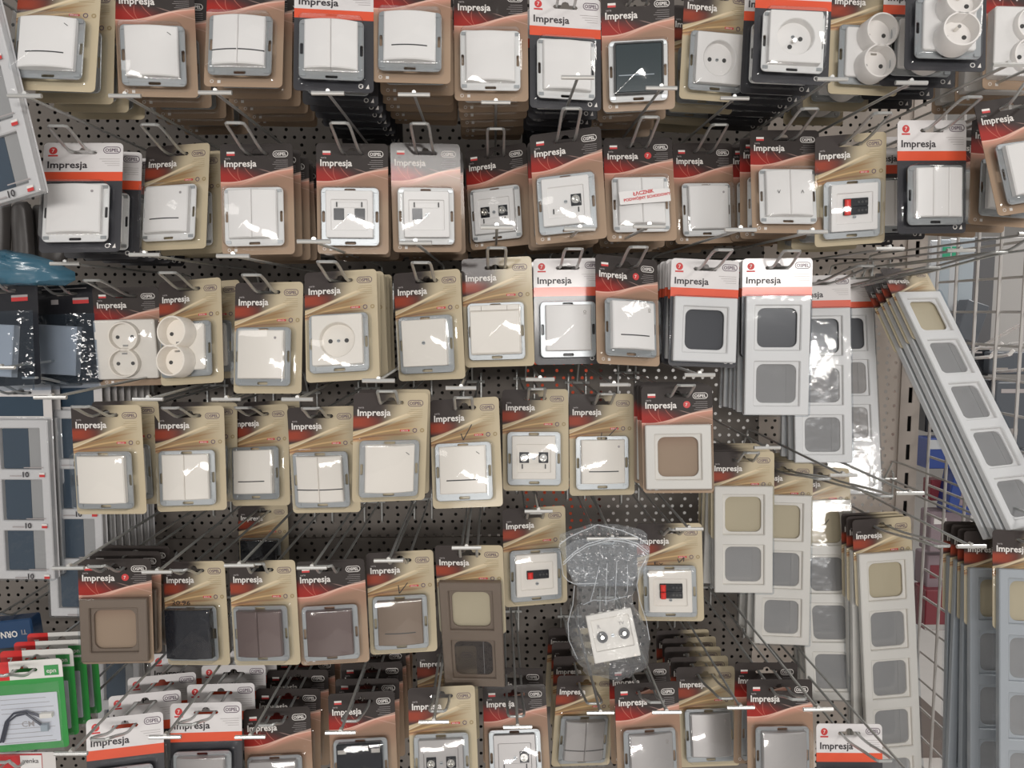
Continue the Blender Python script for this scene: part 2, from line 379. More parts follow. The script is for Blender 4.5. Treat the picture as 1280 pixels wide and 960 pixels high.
# ---------------------------------------------------------------- backing cards
CW, CH, CT = 0.087, 0.134, 0.012
def U(u): return (u-0.5)*CW
def Z(v): return CT - v*CH
def euro(d=0.0):
    P = [(-0.0135, -0.0022), (0.0135, -0.0022), (0.0152, 0.0), (0.0135, 0.0022), (0.0050, 0.0024), (0.0035, 0.0055), (0, 0.0066), (-0.0035, 0.0055), (-0.0050, 0.0024), (-0.0135, 0.0022), (-0.0152, 0.0)]
    return P
def ring(mb, cx, cz, w, h, t, y, mat):
    mb.plate(rr(cx, cz, w, h, h*0.49, 4), [rr(cx, cz, w-2*t, h-2*t, (h-2*t)*0.49, 4)], y, y+0.0001, mat, back=False)
CARDS = {}
def card_mesh(kind, h=CH, seven=False):
    key = (kind, h, seven)
    if key in CARDS: return CARDS[key]
    mb = MB(); yf = -0.0007
    mb.plate(rr(0, CT-h/2, CW, h, 0.005), [euro], yf, 0.0, ART[kind], matback='kraft')
    yt = yf - 0.00025
    if kind in ('brown', 'cream'):
        mb.text('Impresja', U(0.055), Z(0.205), 0.0385, yt, 'txtw', hgt=0.0078)
        mb.text('seria', U(0.065), Z(0.138), 0.0065, yt, 'txtf')
        lg = 'txtw' if kind == 'brown' else 'txtp'
        ring(mb, U(0.83), Z(0.095), 0.0185, 0.0078, 0.0007, yt, lg); mb.text('OSPEL', U(0.83)-0.0072, Z(0.095)-0.0019, 0.0144, yt, lg, hgt=0.0038)
        for i in range(5):
            x1 = U(0.93); mb.box(x1-0.0145-0.002*(i % 3), x1, yt, yt+0.0001, Z(0.150+i*0.018)-0.00035, Z(0.150+i*0.018), 'txtf' if kind == 'brown' else 'txtb')
        if kind == 'brown':
            mb.box(U(0.09), U(0.20), yt, yt+0.0001, Z(0.088), Z(0.070), 'txtw'); mb.box(U(0.09), U(0.20), yt, yt+0.0001, Z(0.106), Z(0.088), 'txtr')
        else:
            mb.box(U(0.63), U(0.76), yt, yt+0.0001, Z(0.352), Z(0.334), 'txtr'); mb.text('EKO', U(0.645), Z(0.350), 0.008, yt-0.0001, 'txtw', hgt=0.0016)
            ring(mb, U(0.83), Z(0.343), 0.0055, 0.0055, 0.0009, yt, 'txtp'); ring(mb, U(0.93), Z(0.343), 0.0052, 0.0052, 0.0014, yt, 'txtb')
        if seven:
            mb.plate(circ(U(0.64), Z(0.175), 0.0044), [], yt, yt+0.0001, 'txtr', back=False); mb.text('7', U(0.62), Z(0.190), 0.0026, yt-0.0001, 'txtw')
        if h > 0.13 and kind == 'brown':
            ring(mb, U(0.10), Z(0.955), 0.004, 0.004, 0.0006, yt, 'txtw'); mb.box(U(0.17), U(0.21), yt, yt+0.0001, Z(0.97), Z(0.945), 'txtw')
    if kind == 'white':
        mb.text('Impresja', U(0.055), Z(0.235), 0.0435, yt, 'txtd', hgt=0.0082)
        ring(mb, U(0.86), Z(0.068), 0.0195, 0.0085, 0.0008, yt, 'txtp'); mb.text('OSPEL', U(0.86)-0.0076, Z(0.068)-0.002, 0.0152, yt, 'txtp', hgt=0.0041)
        mb.plate(circ(U(0.12), Z(0.075), 0.0045), [], yt, yt+0.0001, 'txtr', back=False); mb.text('7', U(0.103), Z(0.092), 0.003, yt-0.0001, 'txtw')
        mb.box(U(0.06), U(0.18), yt, yt+0.0001, Z(0.128), Z(0.114), 'txtr')
        for i in range(4):
            x1 = U(0.96); mb.box(x1-0.0225+0.003*i, x1, yt, yt+0.0001, Z(0.150+i*0.020)-0.0004, Z(0.150+i*0.020), 'txtf')
        if h > 0.13:
            ring(mb, U(0.84), Z(0.945), 0.0055, 0.0055, 0.0009, yt, 'txtw'); mb.plate(lambda d=0: [(U(0.90), Z(0.965)), (U(0.945), Z(0.965)), (U(0.935), Z(0.925))], [], yt, yt+0.0001, 'txtw', back=False)
    if kind == 'green':
        mb.box(U(0.76), U(0.95), yt, yt+0.0001, Z(0.15), Z(0.055), 'egreen'); mb.text('epn', U(0.79), Z(0.125), 0.011, yt-0.0001, 'txtw')
        mb.text('7', U(0.10), Z(0.13), 0.006, yt, 'txtw'); pass
    me = mb.mesh('backing_card', uvbox=(-CW/2, CW/2, CT, CT-CH)); CARDS[key] = me; return me
M['egreen'] = pbr('print_green', (0.05, 0.28, 0.08), 0.5)

# ---------------------------------------------------------------- products (local: x right, z up, front towards -y)
PX, PZ = -0.0015, Z(0.665)
YB = -0.0008
def supp(mat):
    mb = MB(); cz = PZ-0.001
    notch = [rr(PX+dx, cz+dz, a, b, 0.0012, 2) for dx, dz, a, b in ((0.0, 0.0318, 0.013, 0.0032), (0.0, -0.0318, 0.013, 0.0032), (0.0322, 0.0, 0.0032, 0.013), (-0.0322, 0.0, 0.0032, 0.013))]
    mb.plate(rr(PX, cz, 0.070, 0.070, 0.0055), notch + [rr(PX, cz, 0.044, 0.044, 0.004)], -0.0105, -0.0090, mat, ch=0.0004)
    for sx in (-1, 1):
        for sz in (-1, 1):
            mb.box(PX+sx*0.0305-0.003, PX+sx*0.0305+0.003, -0.0116, -0.0104, cz+sz*0.0305-0.0018, cz+sz*0.0305+0.0018, 'zinc')
    return mb.mesh('mounting_plate')
def mech():
    mb = MB(); mb.plate(rr(PX, PZ, 0.047, 0.047, 0.003), [], -0.0092, YB, 'mech', ch=0.001)
    for i in range(4):
        for sx in (-1, 1): mb.box(PX+sx*0.0255-0.0016, PX+sx*0.0255+0.0016, -0.0085, -0.003, PZ-0.018+i*0.011, PZ-0.013+i*0.011, 'mech')
    return mb.mesh('mechanism')
def blister(depth=0.0245, w=0.072, h=0.073, cx=PX, cz=PZ-0.001, mat='clear'):
    mb = MB(); L = rr(cx, cz, w, h, 0.007, 4)
    mb.shell([(L(-0.0016), YB-0.0002), (L(-0.0016), YB-0.0008), (L(0.0004), YB-0.0016), (L(0.0014), -depth+0.004), (L(0.0024), -depth+0.0012), (L(0.0048), -depth)], mat)
    return mb.mesh('blister')
PLATE = 0.0565
def cplate(mat, recess=True):
    """centre plate with a sunken field"""
    mb = MB(); cz = PZ+0.001
    if recess:
        mb.plate(rr(PX, cz, PLATE, PLATE, 0.0015), [rr(PX, cz-0.001, 0.043, 0.036, 0.001)], -0.0185, -0.0105, mat, ch=0.0008)
        mb.box(PX-0.0217, PX+0.0217, -0.0168, -0.0150, cz-0.0195, cz+0.0175, mat)
    else: mb.plate(rr(PX, cz, PLATE, PLATE, 0.0015), [], -0.0185, -0.0105, mat, ch=0.0008)
    return mb
def screw(mb, x, z, y, r=0.0022):
    mb.cyl(x, z, r, y-0.0008, y, 'zinc', 12); mb.box(x-r*0.8, x+r*0.8, y-0.0010, y-0.0008, z-0.0004, z+0.0004, 'dark')
PROD = {}
def product(kind, col):
    """list of (part name, mesh, [sub-parts])"""
    key = (kind, col)
    if key in PROD: return PROD[key]
    k = kind.split('+'); base = k[0]; opt = k[1:]; P = []
    sm = 'suppw' if 'ws' in opt else 'zinc'
    cz = PZ+0.001
    dark = 'dark' if col not in ('plum',) else 'black'
    def mark(mb, y=-0.0202):
        x, z = PX+0.020, cz+0.0195
        if 'tick' in opt: mb.ribbon([(x-0.002, z+0.0015), (x+0.002, z-0.0015)], 0.0007, y, 'dark')
        if 'dot' in opt: mb.plate(circ(x, z, 0.0016, 12), [circ(x, z, 0.0007, 8)] if False else [], y, y+0.0002, 'txtf', back=False)
        if 'bell' in opt: mb.plate(circ(x, z, 0.0018, 12), [circ(x, z, 0.0012, 12)], y, y+0.0002, 'txtgrey', back=False); mb.box(x-0.0016, x+0.0018, y, y+0.0002, z-0.0030, z-0.0024, 'txtgrey')
    def slot(x0, x1, mb):
        z = cz-0.0125; N_ = 8
        for i_ in range(N_):
            a_, b_ = x0+(x1-x0)*i_/N_, x0+(x1-x0)*(i_+1)/N_; ya, yb_ = (-0.0178-0.0040*(1-((q-PX)/0.0286)**2)-0.0002 for q in (a_, b_))
            mb.add([(a_, ya, z-0.0007), (b_, yb_, z-0.0007), (b_, yb_, z+0.0007), (a_, ya, z+0.0007)], [(0, 1, 2, 3)], dark)
    if base in ('rocker', 'rocker2', 'rocker3'):
        n = {'rocker': 1, 'rocker2': 2, 'rocker3': 3}[base]; tw = 0.0572; g = 0.0004; wd = (tw-g*(n-1))/n
        for i in range(n):
            x = PX - tw/2 + wd/2 + i*(wd+g); mb = MB(); mb.rocker(x, cz, wd, 0.0572, -0.0108, -0.0178, 0.0040, col, bx=PX, bw=0.0286)
            if i == n-1: mark(mb)
            if 'arrows' in opt:
                s = 1 if i else -1; mb.ribbon([(x-0.0016, cz-0.002*s), (x, cz+0.002*s), (x+0.0016, cz-0.002*s)], 0.0006, -0.0217, 'dark')
            me = mb.mesh('rocker'); sub = []
            if 'line' in opt:
                ms = MB()
                if n == 1: slot(x-0.0195, x+0.0195, ms)
                elif n == 2: slot(x-(0.0195 if i == 0 else wd/2-0.0005) + (0 if i else 0.005), x+(wd/2-0.0005 if i == 0 else 0.0145), ms)
                sub = [('indicator_window', ms.mesh('indicator_window'))]
            P.append(('rocker', me, sub))
    elif base in ('rj', 'rj2', 'coax', 'coax2', 'spk', 'spk2'):
        mb = cplate(col); screw(mb, PX, cz + (-0.001 if 'spk' not in base else -0.0115), -0.0172)
        up = 1 if 'rj' in base else -1
        mb.plate(rr(PX, cz+up*0.0115, 0.031, 0.0075, 0.0005), [rr(PX, cz+up*0.0115, 0.029, 0.0055, 0.0005)], -0.0176, -0.0168, col) if 'spk' not in base else None
        for sx in (-1, 1):
            if 'spk' not in base: mb.box(PX+sx*0.0150-0.0007, PX+sx*0.0150+0.0007, -0.0180, -0.0168, cz+up*0.0115-0.003, cz+up*0.0115+0.003, 'dark')
        P.append(('centre_plate', mb.mesh('centre_plate'), []))
        if 'rj' in base or 'coax' in base:
            xs = (-0.0125, 0.0125) if base.endswith('2') else ((-0.0115,) if 'rj' in base else (0.0125,))
            for x in xs:
                mb = MB(); mb.plate(rr(PX+x, cz, 0.0125, 0.0140, 0.0006), [], -0.0173, -0.0160, 'black')
                if 'coax' in base:
                    mb.shell([(circ(PX+x, cz, 0.0050, 16)(), -0.0172), (circ(PX+x, cz, 0.0050, 16)(), -0.0215), (circ(PX+x, cz, 0.0036, 16)(), -0.0215), (circ(PX+x, cz, 0.0034, 16)(), -0.018)], 'chrome')
                    mb.cyl(PX+x, cz, 0.0012, -0.0222, -0.018, 'chrome', 8)
                P.append(('jack' if 'rj' in base else 'coax_connector', mb.mesh('connector'), []))
        else:
            rows = (0.0,) if base == 'spk' else (0.005, -0.005)
            for dz in rows:
                mb = MB(); z = cz + 0.001+dz; mb.plate(rr(PX+0.001, z, 0.030, 0.0098 if len(rows) > 1 else 0.0115, 0.001), [], -0.0195, -0.0160, 'black', ch=0.0005)
                for i in range(3): mb.cyl(PX+0.004+i*0.0045, z, 0.0016, -0.0202, -0.019, 'dark', 8)
                mr = MB(); mr.rocker(PX-0.0095, z-0.0005, 0.0070, 0.0088, -0.0190, -0.0225, 0.001, 'red', nz=4)
                P.append(('terminal_block', mb.mesh('terminal_block'), [('red_clamp', mr.mesh('red_clamp'))]))
    elif base in ('socket', 'socketpin'):
        mb = MB(); R = 0.0205
        mb.plate(rr(PX, cz, 0.0590, 0.0590, 0.0018), [circ(PX, cz, R, 32)], -0.0200, -0.0105, col, ch=0.0008)
        mb.shell([(circ(PX, cz, R-0.0010, 32)(), -0.0112), (circ(PX, cz, R, 32)(), -0.0192)][::-1], col, cap=False)
        P.append(('faceplate', mb.mesh('faceplate'), []))
        mb = MB(); mb.cyl(PX, cz, R-0.0008, -0.0113, -0.0095, col, 32)
        for x, z in (((-0.0095, 0), (0.0095, 0)) if base == 'socket' else ((0.0075, 0.001), (-0.004, -0.0085))): mb.cyl(PX+x, cz+z, 0.0026, -0.0118, -0.0112, 'dark', 12)
        if base == 'socket': screw(mb, PX, cz, -0.0113, 0.002)
        else: mb.tube([(PX-0.001, -0.0112, cz-0.002), (PX-0.001, -0.019, cz-0.004)], 0.0021, 'chrome', 8); screw(mb, PX-0.001, cz+0.003, -0.0113, 0.002)
        P.append(('socket_well', mb.mesh('socket_well'), []))
    elif base in ('dsocket', 'dplate'):
        flat = base == 'dplate'; w_ = 0.080 if flat else 0.056; cx = PX + (0.001 if flat else ( -0.003 if 'left' in opt else 0.003))
        bz = cz if not flat else Z(0.62)
        mb = MB(); mb.plate(rr(PX if not flat else 0, bz, w_, 0.080 if flat else 0.058, 0.003), [], -0.0150, -0.0105 if not flat else YB, col, ch=0.001)
        P.append(('faceplate', mb.mesh('faceplate'), []))
        dep = -0.038 if not flat else -0.0230
        for s in (1, -1):
            mb = MB(); xx, zz, R = cx + (0.001 if s > 0 else -0.001), bz + s*0.0178, 0.0192
            yy = dep+0.0165 if not flat else -0.0153
            mb.shell([(circ(xx, zz, R+0.0012, 32)(), -0.0145), (circ(xx, zz, R+0.0004, 32)(), dep+0.001), (circ(xx, zz, R-0.0002, 32)(), dep), (circ(xx, zz, R-0.0016, 32)(), dep), (circ(xx, zz, R-0.0024, 32)(), yy)], col)
            for x in (-0.0095, 0.0095): mb.cyl(xx+x, zz-0.001, 0.0025, yy-0.0006, yy, 'dark', 12)
            if 'pin' in opt: mb.tube([(xx, yy, zz+0.007), (xx, yy-0.010, zz+0.006)], 0.0021, 'chrome', 8)
            else: mb.box(xx-0.0035, xx+0.0035, yy-0.0010, yy, zz-s*0.0125-0.0012, zz-s*0.0125+0.0012, 'chrome')
            P.append(('socket_cup', mb.mesh('socket_cup'), []))
        sm = sm if not flat else None
    elif base == 'blank':
        mb = cplate(col, False); screw(mb, PX, cz, -0.0186); P.append(('cover_plate', mb.mesh('cover_plate'), []))
    elif base == 'flap':
        mb = MB(); mb.plate(rr(PX, cz, 0.062, 0.060, 0.002), [], -0.0190, -0.0105, col, ch=0.0008); P.append(('faceplate', mb.mesh('faceplate'), []))
        mb = MB(); mb.plate(rr(PX, cz-0.003, 0.060, 0.051, 0.0015), [], -0.0220, -0.0190, col, ch=0.0008); P.append(('lid', mb.mesh('lid'), []))
        mb = MB(); mb.box(PX-0.030, PX-0.016, -0.0225, -0.0188, cz+0.0235, cz+0.0288, col); mb.box(PX-0.0155, PX+0.0155, -0.0225, -0.0188, cz+0.0235, cz+0.0288, col); mb.box(PX+0.016, PX+0.030, -0.0225, -0.0188, cz+0.0235, cz+0.0288, col)
        P.append(('hinge', mb.mesh('hinge'), []))
    elif base == 'window':
        mb = MB(); mb.plate(rr(PX, cz, 0.0585, 0.0585, 0.002), [rr(PX, cz, 0.055, 0.055, 0.002)], -0.0185, -0.0105, 'dark'); P.append(('bezel', mb.mesh('bezel'), []))
        mb = MB(); mb.plate(rr(PX, cz, 0.0545, 0.0545, 0.002), [], -0.0178, -0.0110, 'smoke', ch=0.0006); mb.box(PX-0.024, PX+0.018, -0.0181, -0.0176, cz-0.0085, cz-0.0075, 'mech')
        P.append(('smoked_cover', mb.mesh('smoked_cover'), []))
    elif base == 'clips':
        mb = MB(); mb.plate(rr(PX, cz, 0.0585, 0.0600, 0.003), [], -0.0195, -0.0105, 'black', ch=0.001)
        P.append(('faceplate', mb.mesh('faceplate'), [])); mb = MB()
        for sx in (-1, 1): mb.box(PX+sx*0.0215-0.0055, PX+sx*0.0215+0.0055, -0.0215, -0.0190, cz+0.0185, cz+0.0235, 'chrome')
        P.append(('clip_pair', mb.mesh('clip_pair'), []))
    elif base == 'wrapped':
        mb = MB(); mb.rocker(PX, cz, 0.062, 0.062, YB-0.003, -0.0200, 0.003, 'wrap', nz=10); P.append(('wrapped_switch', mb.mesh('wrapped_switch'), []))
    elif base == 'none': pass
    if sm and base != 'none':
        P.insert(0, ('mounting_plate', supp(sm), [])); P.insert(0, ('mechanism', mech(), []))
    dd = 0.0245 if base not in ('dsocket',) else 0.018
    if base == 'dplate': P.append(('blister', blister(0.0185, 0.083, 0.083, 0, Z(0.62)), []))
    elif base != 'none': P.append(('blister', blister(dd), []))
    PROD[key] = P; return P
M['smoke'] = pbr('smoked_plastic', (0.035, 0.05, 0.055), 0.08, coat=0.4)
M['wrap'] = pbr('black_wrapped_foil', (0.016, 0.017, 0.022), 0.22, bump=0.8, bscale=90)

PK = {'rocker': ('rocker_switch_pack', 'switch pack'), 'rocker2': ('double_switch_pack', 'switch pack'), 'rocker3': ('triple_switch_pack', 'switch pack'),
      'rj': ('data_socket_pack', 'socket pack'), 'rj2': ('data_socket_pack', 'socket pack'), 'coax': ('aerial_socket_pack', 'socket pack'), 'coax2': ('aerial_socket_pack', 'socket pack'),
      'spk': ('speaker_socket_pack', 'socket pack'), 'spk2': ('speaker_socket_pack', 'socket pack'), 'socket': ('power_socket_pack', 'socket pack'), 'socketpin': ('power_socket_pack', 'socket pack'),
      'dsocket': ('double_socket_pack', 'socket pack'), 'dplate': ('double_socket_pack', 'socket pack'), 'blank': ('blanking_plate_pack', 'switch pack'), 'flap': ('lidded_socket_pack', 'socket pack'),
      'window': ('smoked_cover_pack', 'switch pack'), 'clips': ('black_socket_pack', 'socket pack'), 'wrapped': ('wrapped_switch_pack', 'switch pack'), 'frame': ('switch_frame_pack', 'frame pack')}
FR = {}
FZ = CT-0.048                    # top of a cover frame on its card
def frame_mesh(n, col, inner='same'):
    key = (n, col)
    if key in FR: return FR[key]
    mb = MB(); H = 0.080+0.071*(n-1); zc = FZ-H/2; wz = [FZ-0.040-0.071*i for i in range(n)]
    mb.plate(rr(0, zc, 0.080, H, 0.0015), [rr(0, z, 0.0565, 0.0565, 0.0008) for z in wz], -0.0095, -0.0015, col, ch=0.0012)
    ms = MB()
    for z in wz: ms.plate(rr(0, z, 0.0568, 0.0568, 0.0005), [rr(0, z, 0.0495, 0.0495, 0.0085)], -0.0052, -0.0030, col, ch=0.0005)
    mt = MB()
    for i, z in enumerate(wz):
        if i: mt.plate(rr(0, z, 0.052, 0.052, 0.008), [], -0.0030, -0.0029, 'milkydark' if col == 'mocha' else 'milky', back=False); mt.box(0.013, 0.0135, -0.0034, -0.0029, z-0.025, z+0.025, 'milky')
    FR[key] = (mb.mesh('cover_frame'), ms.mesh('inner_lip'), mt.mesh('window_tray') if n > 1 else None); return FR[key]
SH = {}
def frame_shell(n, mat='sheet'):
    if (n, mat) in SH: return SH[(n, mat)]
    H = 0.080+0.071*(n-1); mb = MB(); L = rr(0, FZ-H/2, 0.083, H+0.003, 0.003, 2)
    mb.shell([(L(-0.001), -0.0008), (L(), -0.0012), (L(), -0.0108), (L(0.0012), -0.0116)], mat); SH[(n, mat)] = mb.mesh('clear_cover'); return SH[(n, mat)]
ORD = ['first', 'second', 'third', 'fourth', 'fifth', 'sixth', 'seventh', 'eighth', 'ninth', 'tenth', 'eleventh', 'twelfth', 'thirteenth', 'fourteenth']
WIRE = 0.0018
def hook(H, ext, label, bar_ext=0.055, drop=0.0, bar=True, rise=0.017, group='display hooks on the perforated panel', tiltx=0.0, barw=0.034):
    """steel double hook from the panel (y=0) through hang point H, ending ext in front of it"""
    ye = H[1]-ext; x, z = H[0], H[2]+0.0004
    r = empty('display_hook', (x, 0, z)); tag(r, label, 'hook', group)
    def f(y):      # local height of the prong
        t = max(0.0, (H[1]-0.012 - y)/(ext-0.012)) if ext > 0.013 else 0
        return rise*t*t*(3-2*t)*0.6 + rise*t*0.4
    mb = MB(); pts = []; hw = 0.0105
    ys = [-0.006, H[1]*0.5, H[1], H[1]-0.012] + [H[1]-0.012-(ext-0.012)*i/6 for i in range(1, 6)]
    for y in ys: pts.append((-hw, y, f(y)))
    for a in (0.25, 0.6, 1.0): pts.append((-hw*(1-a*0.3), ye+0.004*(1-a), f(ye)))
    q = [(-p[0], p[1], p[2]) for p in reversed(pts)]
    mb.tube(pts+q, WIRE, 'steel', 7); obj('prong_wire', mb, r)
    mb = MB(); mb.tube([(-0.021, -0.005, 0), (0.021, -0.005, 0)], 0.0024, 'steel')
    for sx in (-1, 1): mb.tube([(sx*0.015, 0.001, 0.014), (sx*0.015, -0.005, 0.010), (sx*0.015, -0.005, -0.034), (sx*0.015, 0.001, -0.038)], 0.0018, 'steel')
    obj('bracket', mb, r)
    if bar:
        mb = MB(); zt = rise + 0.017; yb = ye-bar_ext
        mb.tube([(0.0, -0.006, 0.002), (0.0, -0.030, 0.036), (0, -0.06, 0.038), (0, yb*0.5, (0.038+zt)/2), (0, yb+0.004, zt)], 0.0017, 'steel', 6); obj('label_arm', mb, r)
        mb = MB(); mb.tube([(-barw/2, yb, zt), (barw/2, yb, zt)], 0.0023, 'steelbar', 8); mb.cyl(0, zt+0.0025, 0.0022, yb-0.001, yb+0.004, 'steelbar', 8); obj('label_bar', mb, r)
    return r
CN = {'brown': 'brown card', 'cream': 'cream card', 'white': 'charcoal and white card'}
allpacks = []
def build_pack(kind, prod, col, h=CH, seven=False, n=1, shellmat='sheet'):
    base = prod.split('+')[0]; nm, cat = PK[base]
    r = empty(nm)
    obj('backing_card', card_mesh(kind, h, seven), r)
    if base == 'frame':
        fm, lip, tray = frame_mesh(n, col); f = obj('cover_frame', fm, r); obj('inner_lip', lip, f); obj('window_tray', tray, f) if tray else None; obj('clear_cover', frame_shell(n, shellmat), r)
    else:
        for pn, me, sub in product(prod, col):
            o = obj(pn, me, r)
            for sn, sme in sub: obj(sn, sme, o)
    return r, cat
def place(r, p):
    r.location = p[:3]; r.rotation_mode = 'XYZ'; r.rotation_euler = rotm(p[3], p[4], p[5]).to_euler('XYZ')
def F(where, kind, cs, prod, col, desc, nb=0, sp=0.034, ext=0.08, n=1, seven=False, dist=None, hk=True, group=None, h=CH, bar_ext=0.055, bar=True,
      yaw0=0.0, wy=None, loc=None, w=7.0, gap0=None, shellmat='sheet', extras=None, jit=1.0, nrm=False):
    c = [cs[0:2], cs[2:4], cs[4:6], cs[6:8]]
    base = prod.split('+')[0]
    if loc is None:
        if base == 'frame' and n > 1: zb = FZ-(0.080+0.071*(n-1)); loc = [(-CW/2, 0, CT), (CW/2, 0, CT), (0.040, 0, zb), (-0.040, 0, zb)]
        else: loc = [(-CW/2, 0, CT), (CW/2, 0, CT), (CW/2, 0, CT-CH), (-CW/2, 0, CT-CH)]
    if base == 'frame' and n >= 3 and not nrm: w = 28.0
    p = fit(c, loc, yaw0, w, wy, dist)
    r, cat = build_pack(kind, prod, col, h, seven, n, shellmat)
    place(r, p); tag(r, f'{CN.get(kind, kind)} pack with {desc}, {where}', cat, group or ('packs on the perforated panel' if nb else None))
    if extras:
        extras(r)
    for k in range(nb):
        q = build_pack(kind, prod, col, h, seven, n, shellmat)[0] if k == 0 and extras else dup(src if extras and k else r)
        src = q if k == 0 or not extras else src
        g = (gap0 if gap0 else sp) + k*sp
        y = p[1]+g+(random.uniform(-0.10, 0.14)*sp if sp > 0.03 else 0)
        if y > -0.014: 
            for ch in list(q.children_recursive): bpy.data.objects.remove(ch)
            bpy.data.objects.remove(q); break
        place(q, [p[0]+random.uniform(-.0015, .0015)*jit, y, p[2]+random.uniform(-.001, .001), p[3]*0.6, p[4]*0.75+random.uniform(-.03, .03)*jit, p[5]*0.5+random.uniform(-.03, .03)*jit])
        if nrm:
            nv = rotm(p[3], p[4], p[5]) @ Vector((0, 1, 0)); place(q, list(np.array(p[:3]) + np.array(nv)*(g)) + list(p[3:]))
        tag(q, f'{CN.get(kind, kind)} pack, {ORD[k]} behind front of stack, {where}', cat, group or 'packs on the perforated panel')
    if hk:
        hook(p[:3], ext, f'steel double display hook, {where}', bar_ext, bar=bar)
    allpacks.append((where, p)); return r, p

# ================================================================ setting
def struct(name, mb, **k):
    o = obj(name, mb); tag(o, kind='structure'); return o
M['floor'] = pbr('floor_tile', (0.62, 0.59, 0.56), 0.35, bump=0.05, bscale=20, var=0.05)
mb = MB(); mb.box(-3, 4.5, -6, 5, -0.05, 0, 'floor'); struct('floor', mb)
M['wall'] = pbr('far_wall_paint', (0.42, 0.40, 0.38), 0.8)
mb = MB(); mb.box(-3, 4.5, 5.0, 5.1, 0, 3.3, 'wall'); struct('wall_back', mb)

def holes_material(name, col, col2, ox=0.0, oz=0.0):
    m, b, nt = newmat(name)
    tc = nt.nodes.new('ShaderNodeTexCoord'); s = nt.nodes.new('ShaderNodeSeparateXYZ'); nt.links.new(tc.outputs['Object'], s.inputs[0])
    x = X(s.outputs[0]) + ox; z = X(s.outputs[2]) + oz
    def cell(v, p, off=0.0):
        f = X.m('FRACT', (v+off)*(1/p)); return (f-0.5)*p
    def dots(px, pz, xo, zo, r):
        a = cell(x, px, xo); c = cell(z, pz, zo)
        d = X.m('SQRT', a*a + c*c); return step(d, r+0.0003, r-0.0003)
    mask = X.m('MAXIMUM', dots(0.0160, 0.0250, 0, 0, 0.0027), dots(0.0250, 0.0250, 0.004, 0.0125, 0.0027))
    ns = nt.nodes.new('ShaderNodeTexNoise'); ns.inputs['Scale'].default_value = 6; nt.links.new(tc.outputs['Object'], ns.inputs['Vector'])
    nt.links.new(cmix(X(ns.outputs[0]), col, col2), b.inputs['Base Color']); b.inputs['Roughness'].default_value = 0.75; b.inputs['Specular IOR Level'].default_value = 0.15
    tr = nt.nodes.new('ShaderNodeBsdfTransparent'); mx = nt.nodes.new('ShaderNodeMixShader')
    nt.links.new(mask.v, mx.inputs[0]); nt.links.new(b.outputs[0], mx.inputs[1]); nt.links.new(tr.outputs[0], mx.inputs[2])
    nt.links.new(mx.outputs[0], nt.nodes['Material Output'].inputs[0]); return m
M['peg'] = holes_material('perforated_steel', (0.155, 0.139, 0.126), (0.18, 0.163, 0.148))
M['upright'] = pbr('upright_paint', (0.46, 0.41, 0.37), 0.45, 0.1)
M['pegbeige_lit'] = holes_material('perforated_beige_steel_lit', (0.50, 0.445, 0.40), (0.54, 0.48, 0.43))  # beige paint, with the light from the right partly put into the colour
pan = empty('perforated_panel', (0, 0, 0.1)); tag(pan, 'taupe perforated steel back panel carrying all the hooks', 'display panel')
zs = [0.12, 0.58, 1.06, 1.54, 2.02, 2.45]
for z0, z1 in zip(zs, zs[1:]):
    mb = MB()
    for xa, xb, mt_ in ((-1.5, 0.46, 'peg'), (0.46, 0.705, 'pegbeige_lit')):
        mb.add([(xa, 0.0, z0+0.0008-0.1), (xb, 0.0, z0+0.0008-0.1), (xb, 0.0, z1-0.0008-0.1), (xa, 0.0, z1-0.0008-0.1)], [(0, 1, 2, 3)], mt_)
    for zz in (z0+0.0008-0.1, z1-0.0008-0.1): mb.add([(-1.5, 0, zz), (0.705, 0, zz), (0.705, 0.012, zz), (-1.5, 0.012, zz)], [(0, 1, 2, 3)], 'upright')
    obj('panel_section', mb, pan)
# slotted upright
up = empty('slotted_upright', (0.722, 0, 0)); tag(up, 'beige slotted steel upright beside the wire grid', 'upright')
mb = MB()
mb.box(-0.017, -0.0033, -0.004, -0.002, 0.05, 2.45, 'upright'); mb.box(0.0033, 0.017, -0.004, -0.002, 0.05, 2.45, 'upright')
for i in range(47): mb.box(-0.0033, 0.0033, -0.004, -0.002, 0.07+0.05*i, 0.093+0.05*i, 'upright')
mb.box(-0.017, -0.015, -0.002, 0.04, 0.05, 2.45, 'upright'); mb.box(0.015, 0.017, -0.002, 0.04, 0.05, 2.45, 'upright')
obj('face', mb, up)
mb = MB(); mb.box(-0.0148, 0.0148, 0.012, 0.02, 0.05, 2.45, 'dark'); obj('slot_backing', mb, up)
# added dark liner that keeps most of the holes dark
M['blackout'] = pbr('hole_blackout', (0.03, 0.028, 0.027), 0.8)
M['rearwhite'] = pbr('rear_carton_white', (0.78, 0.76, 0.74), 0.6)
M['rearred'] = pbr('rear_carton_red', (0.75, 0.10, 0.04), 0.6)
lin = empty('panel_blackout', (0, 0.03, 0.1)); tag(lin, 'added dark liner behind the perforated panel', 'display panel')
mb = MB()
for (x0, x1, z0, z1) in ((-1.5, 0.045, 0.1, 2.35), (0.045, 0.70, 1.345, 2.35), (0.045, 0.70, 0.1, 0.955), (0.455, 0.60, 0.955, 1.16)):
    mb.box(x0, x1, 0.0, 0.004, z0, z1, 'blackout')
obj('blackout_sheet', mb, lin)
rc = empty('shelf_carton', (0.5, 0.62, 0)); tag(rc, 'white carton in the next aisle glimpsed through the panel holes', 'box')
mb = MB(); mb.box(-0.22, 0.42, 0, 0.2, 0.0, 2.3, 'rearwhite'); obj('carton_body', mb, rc)
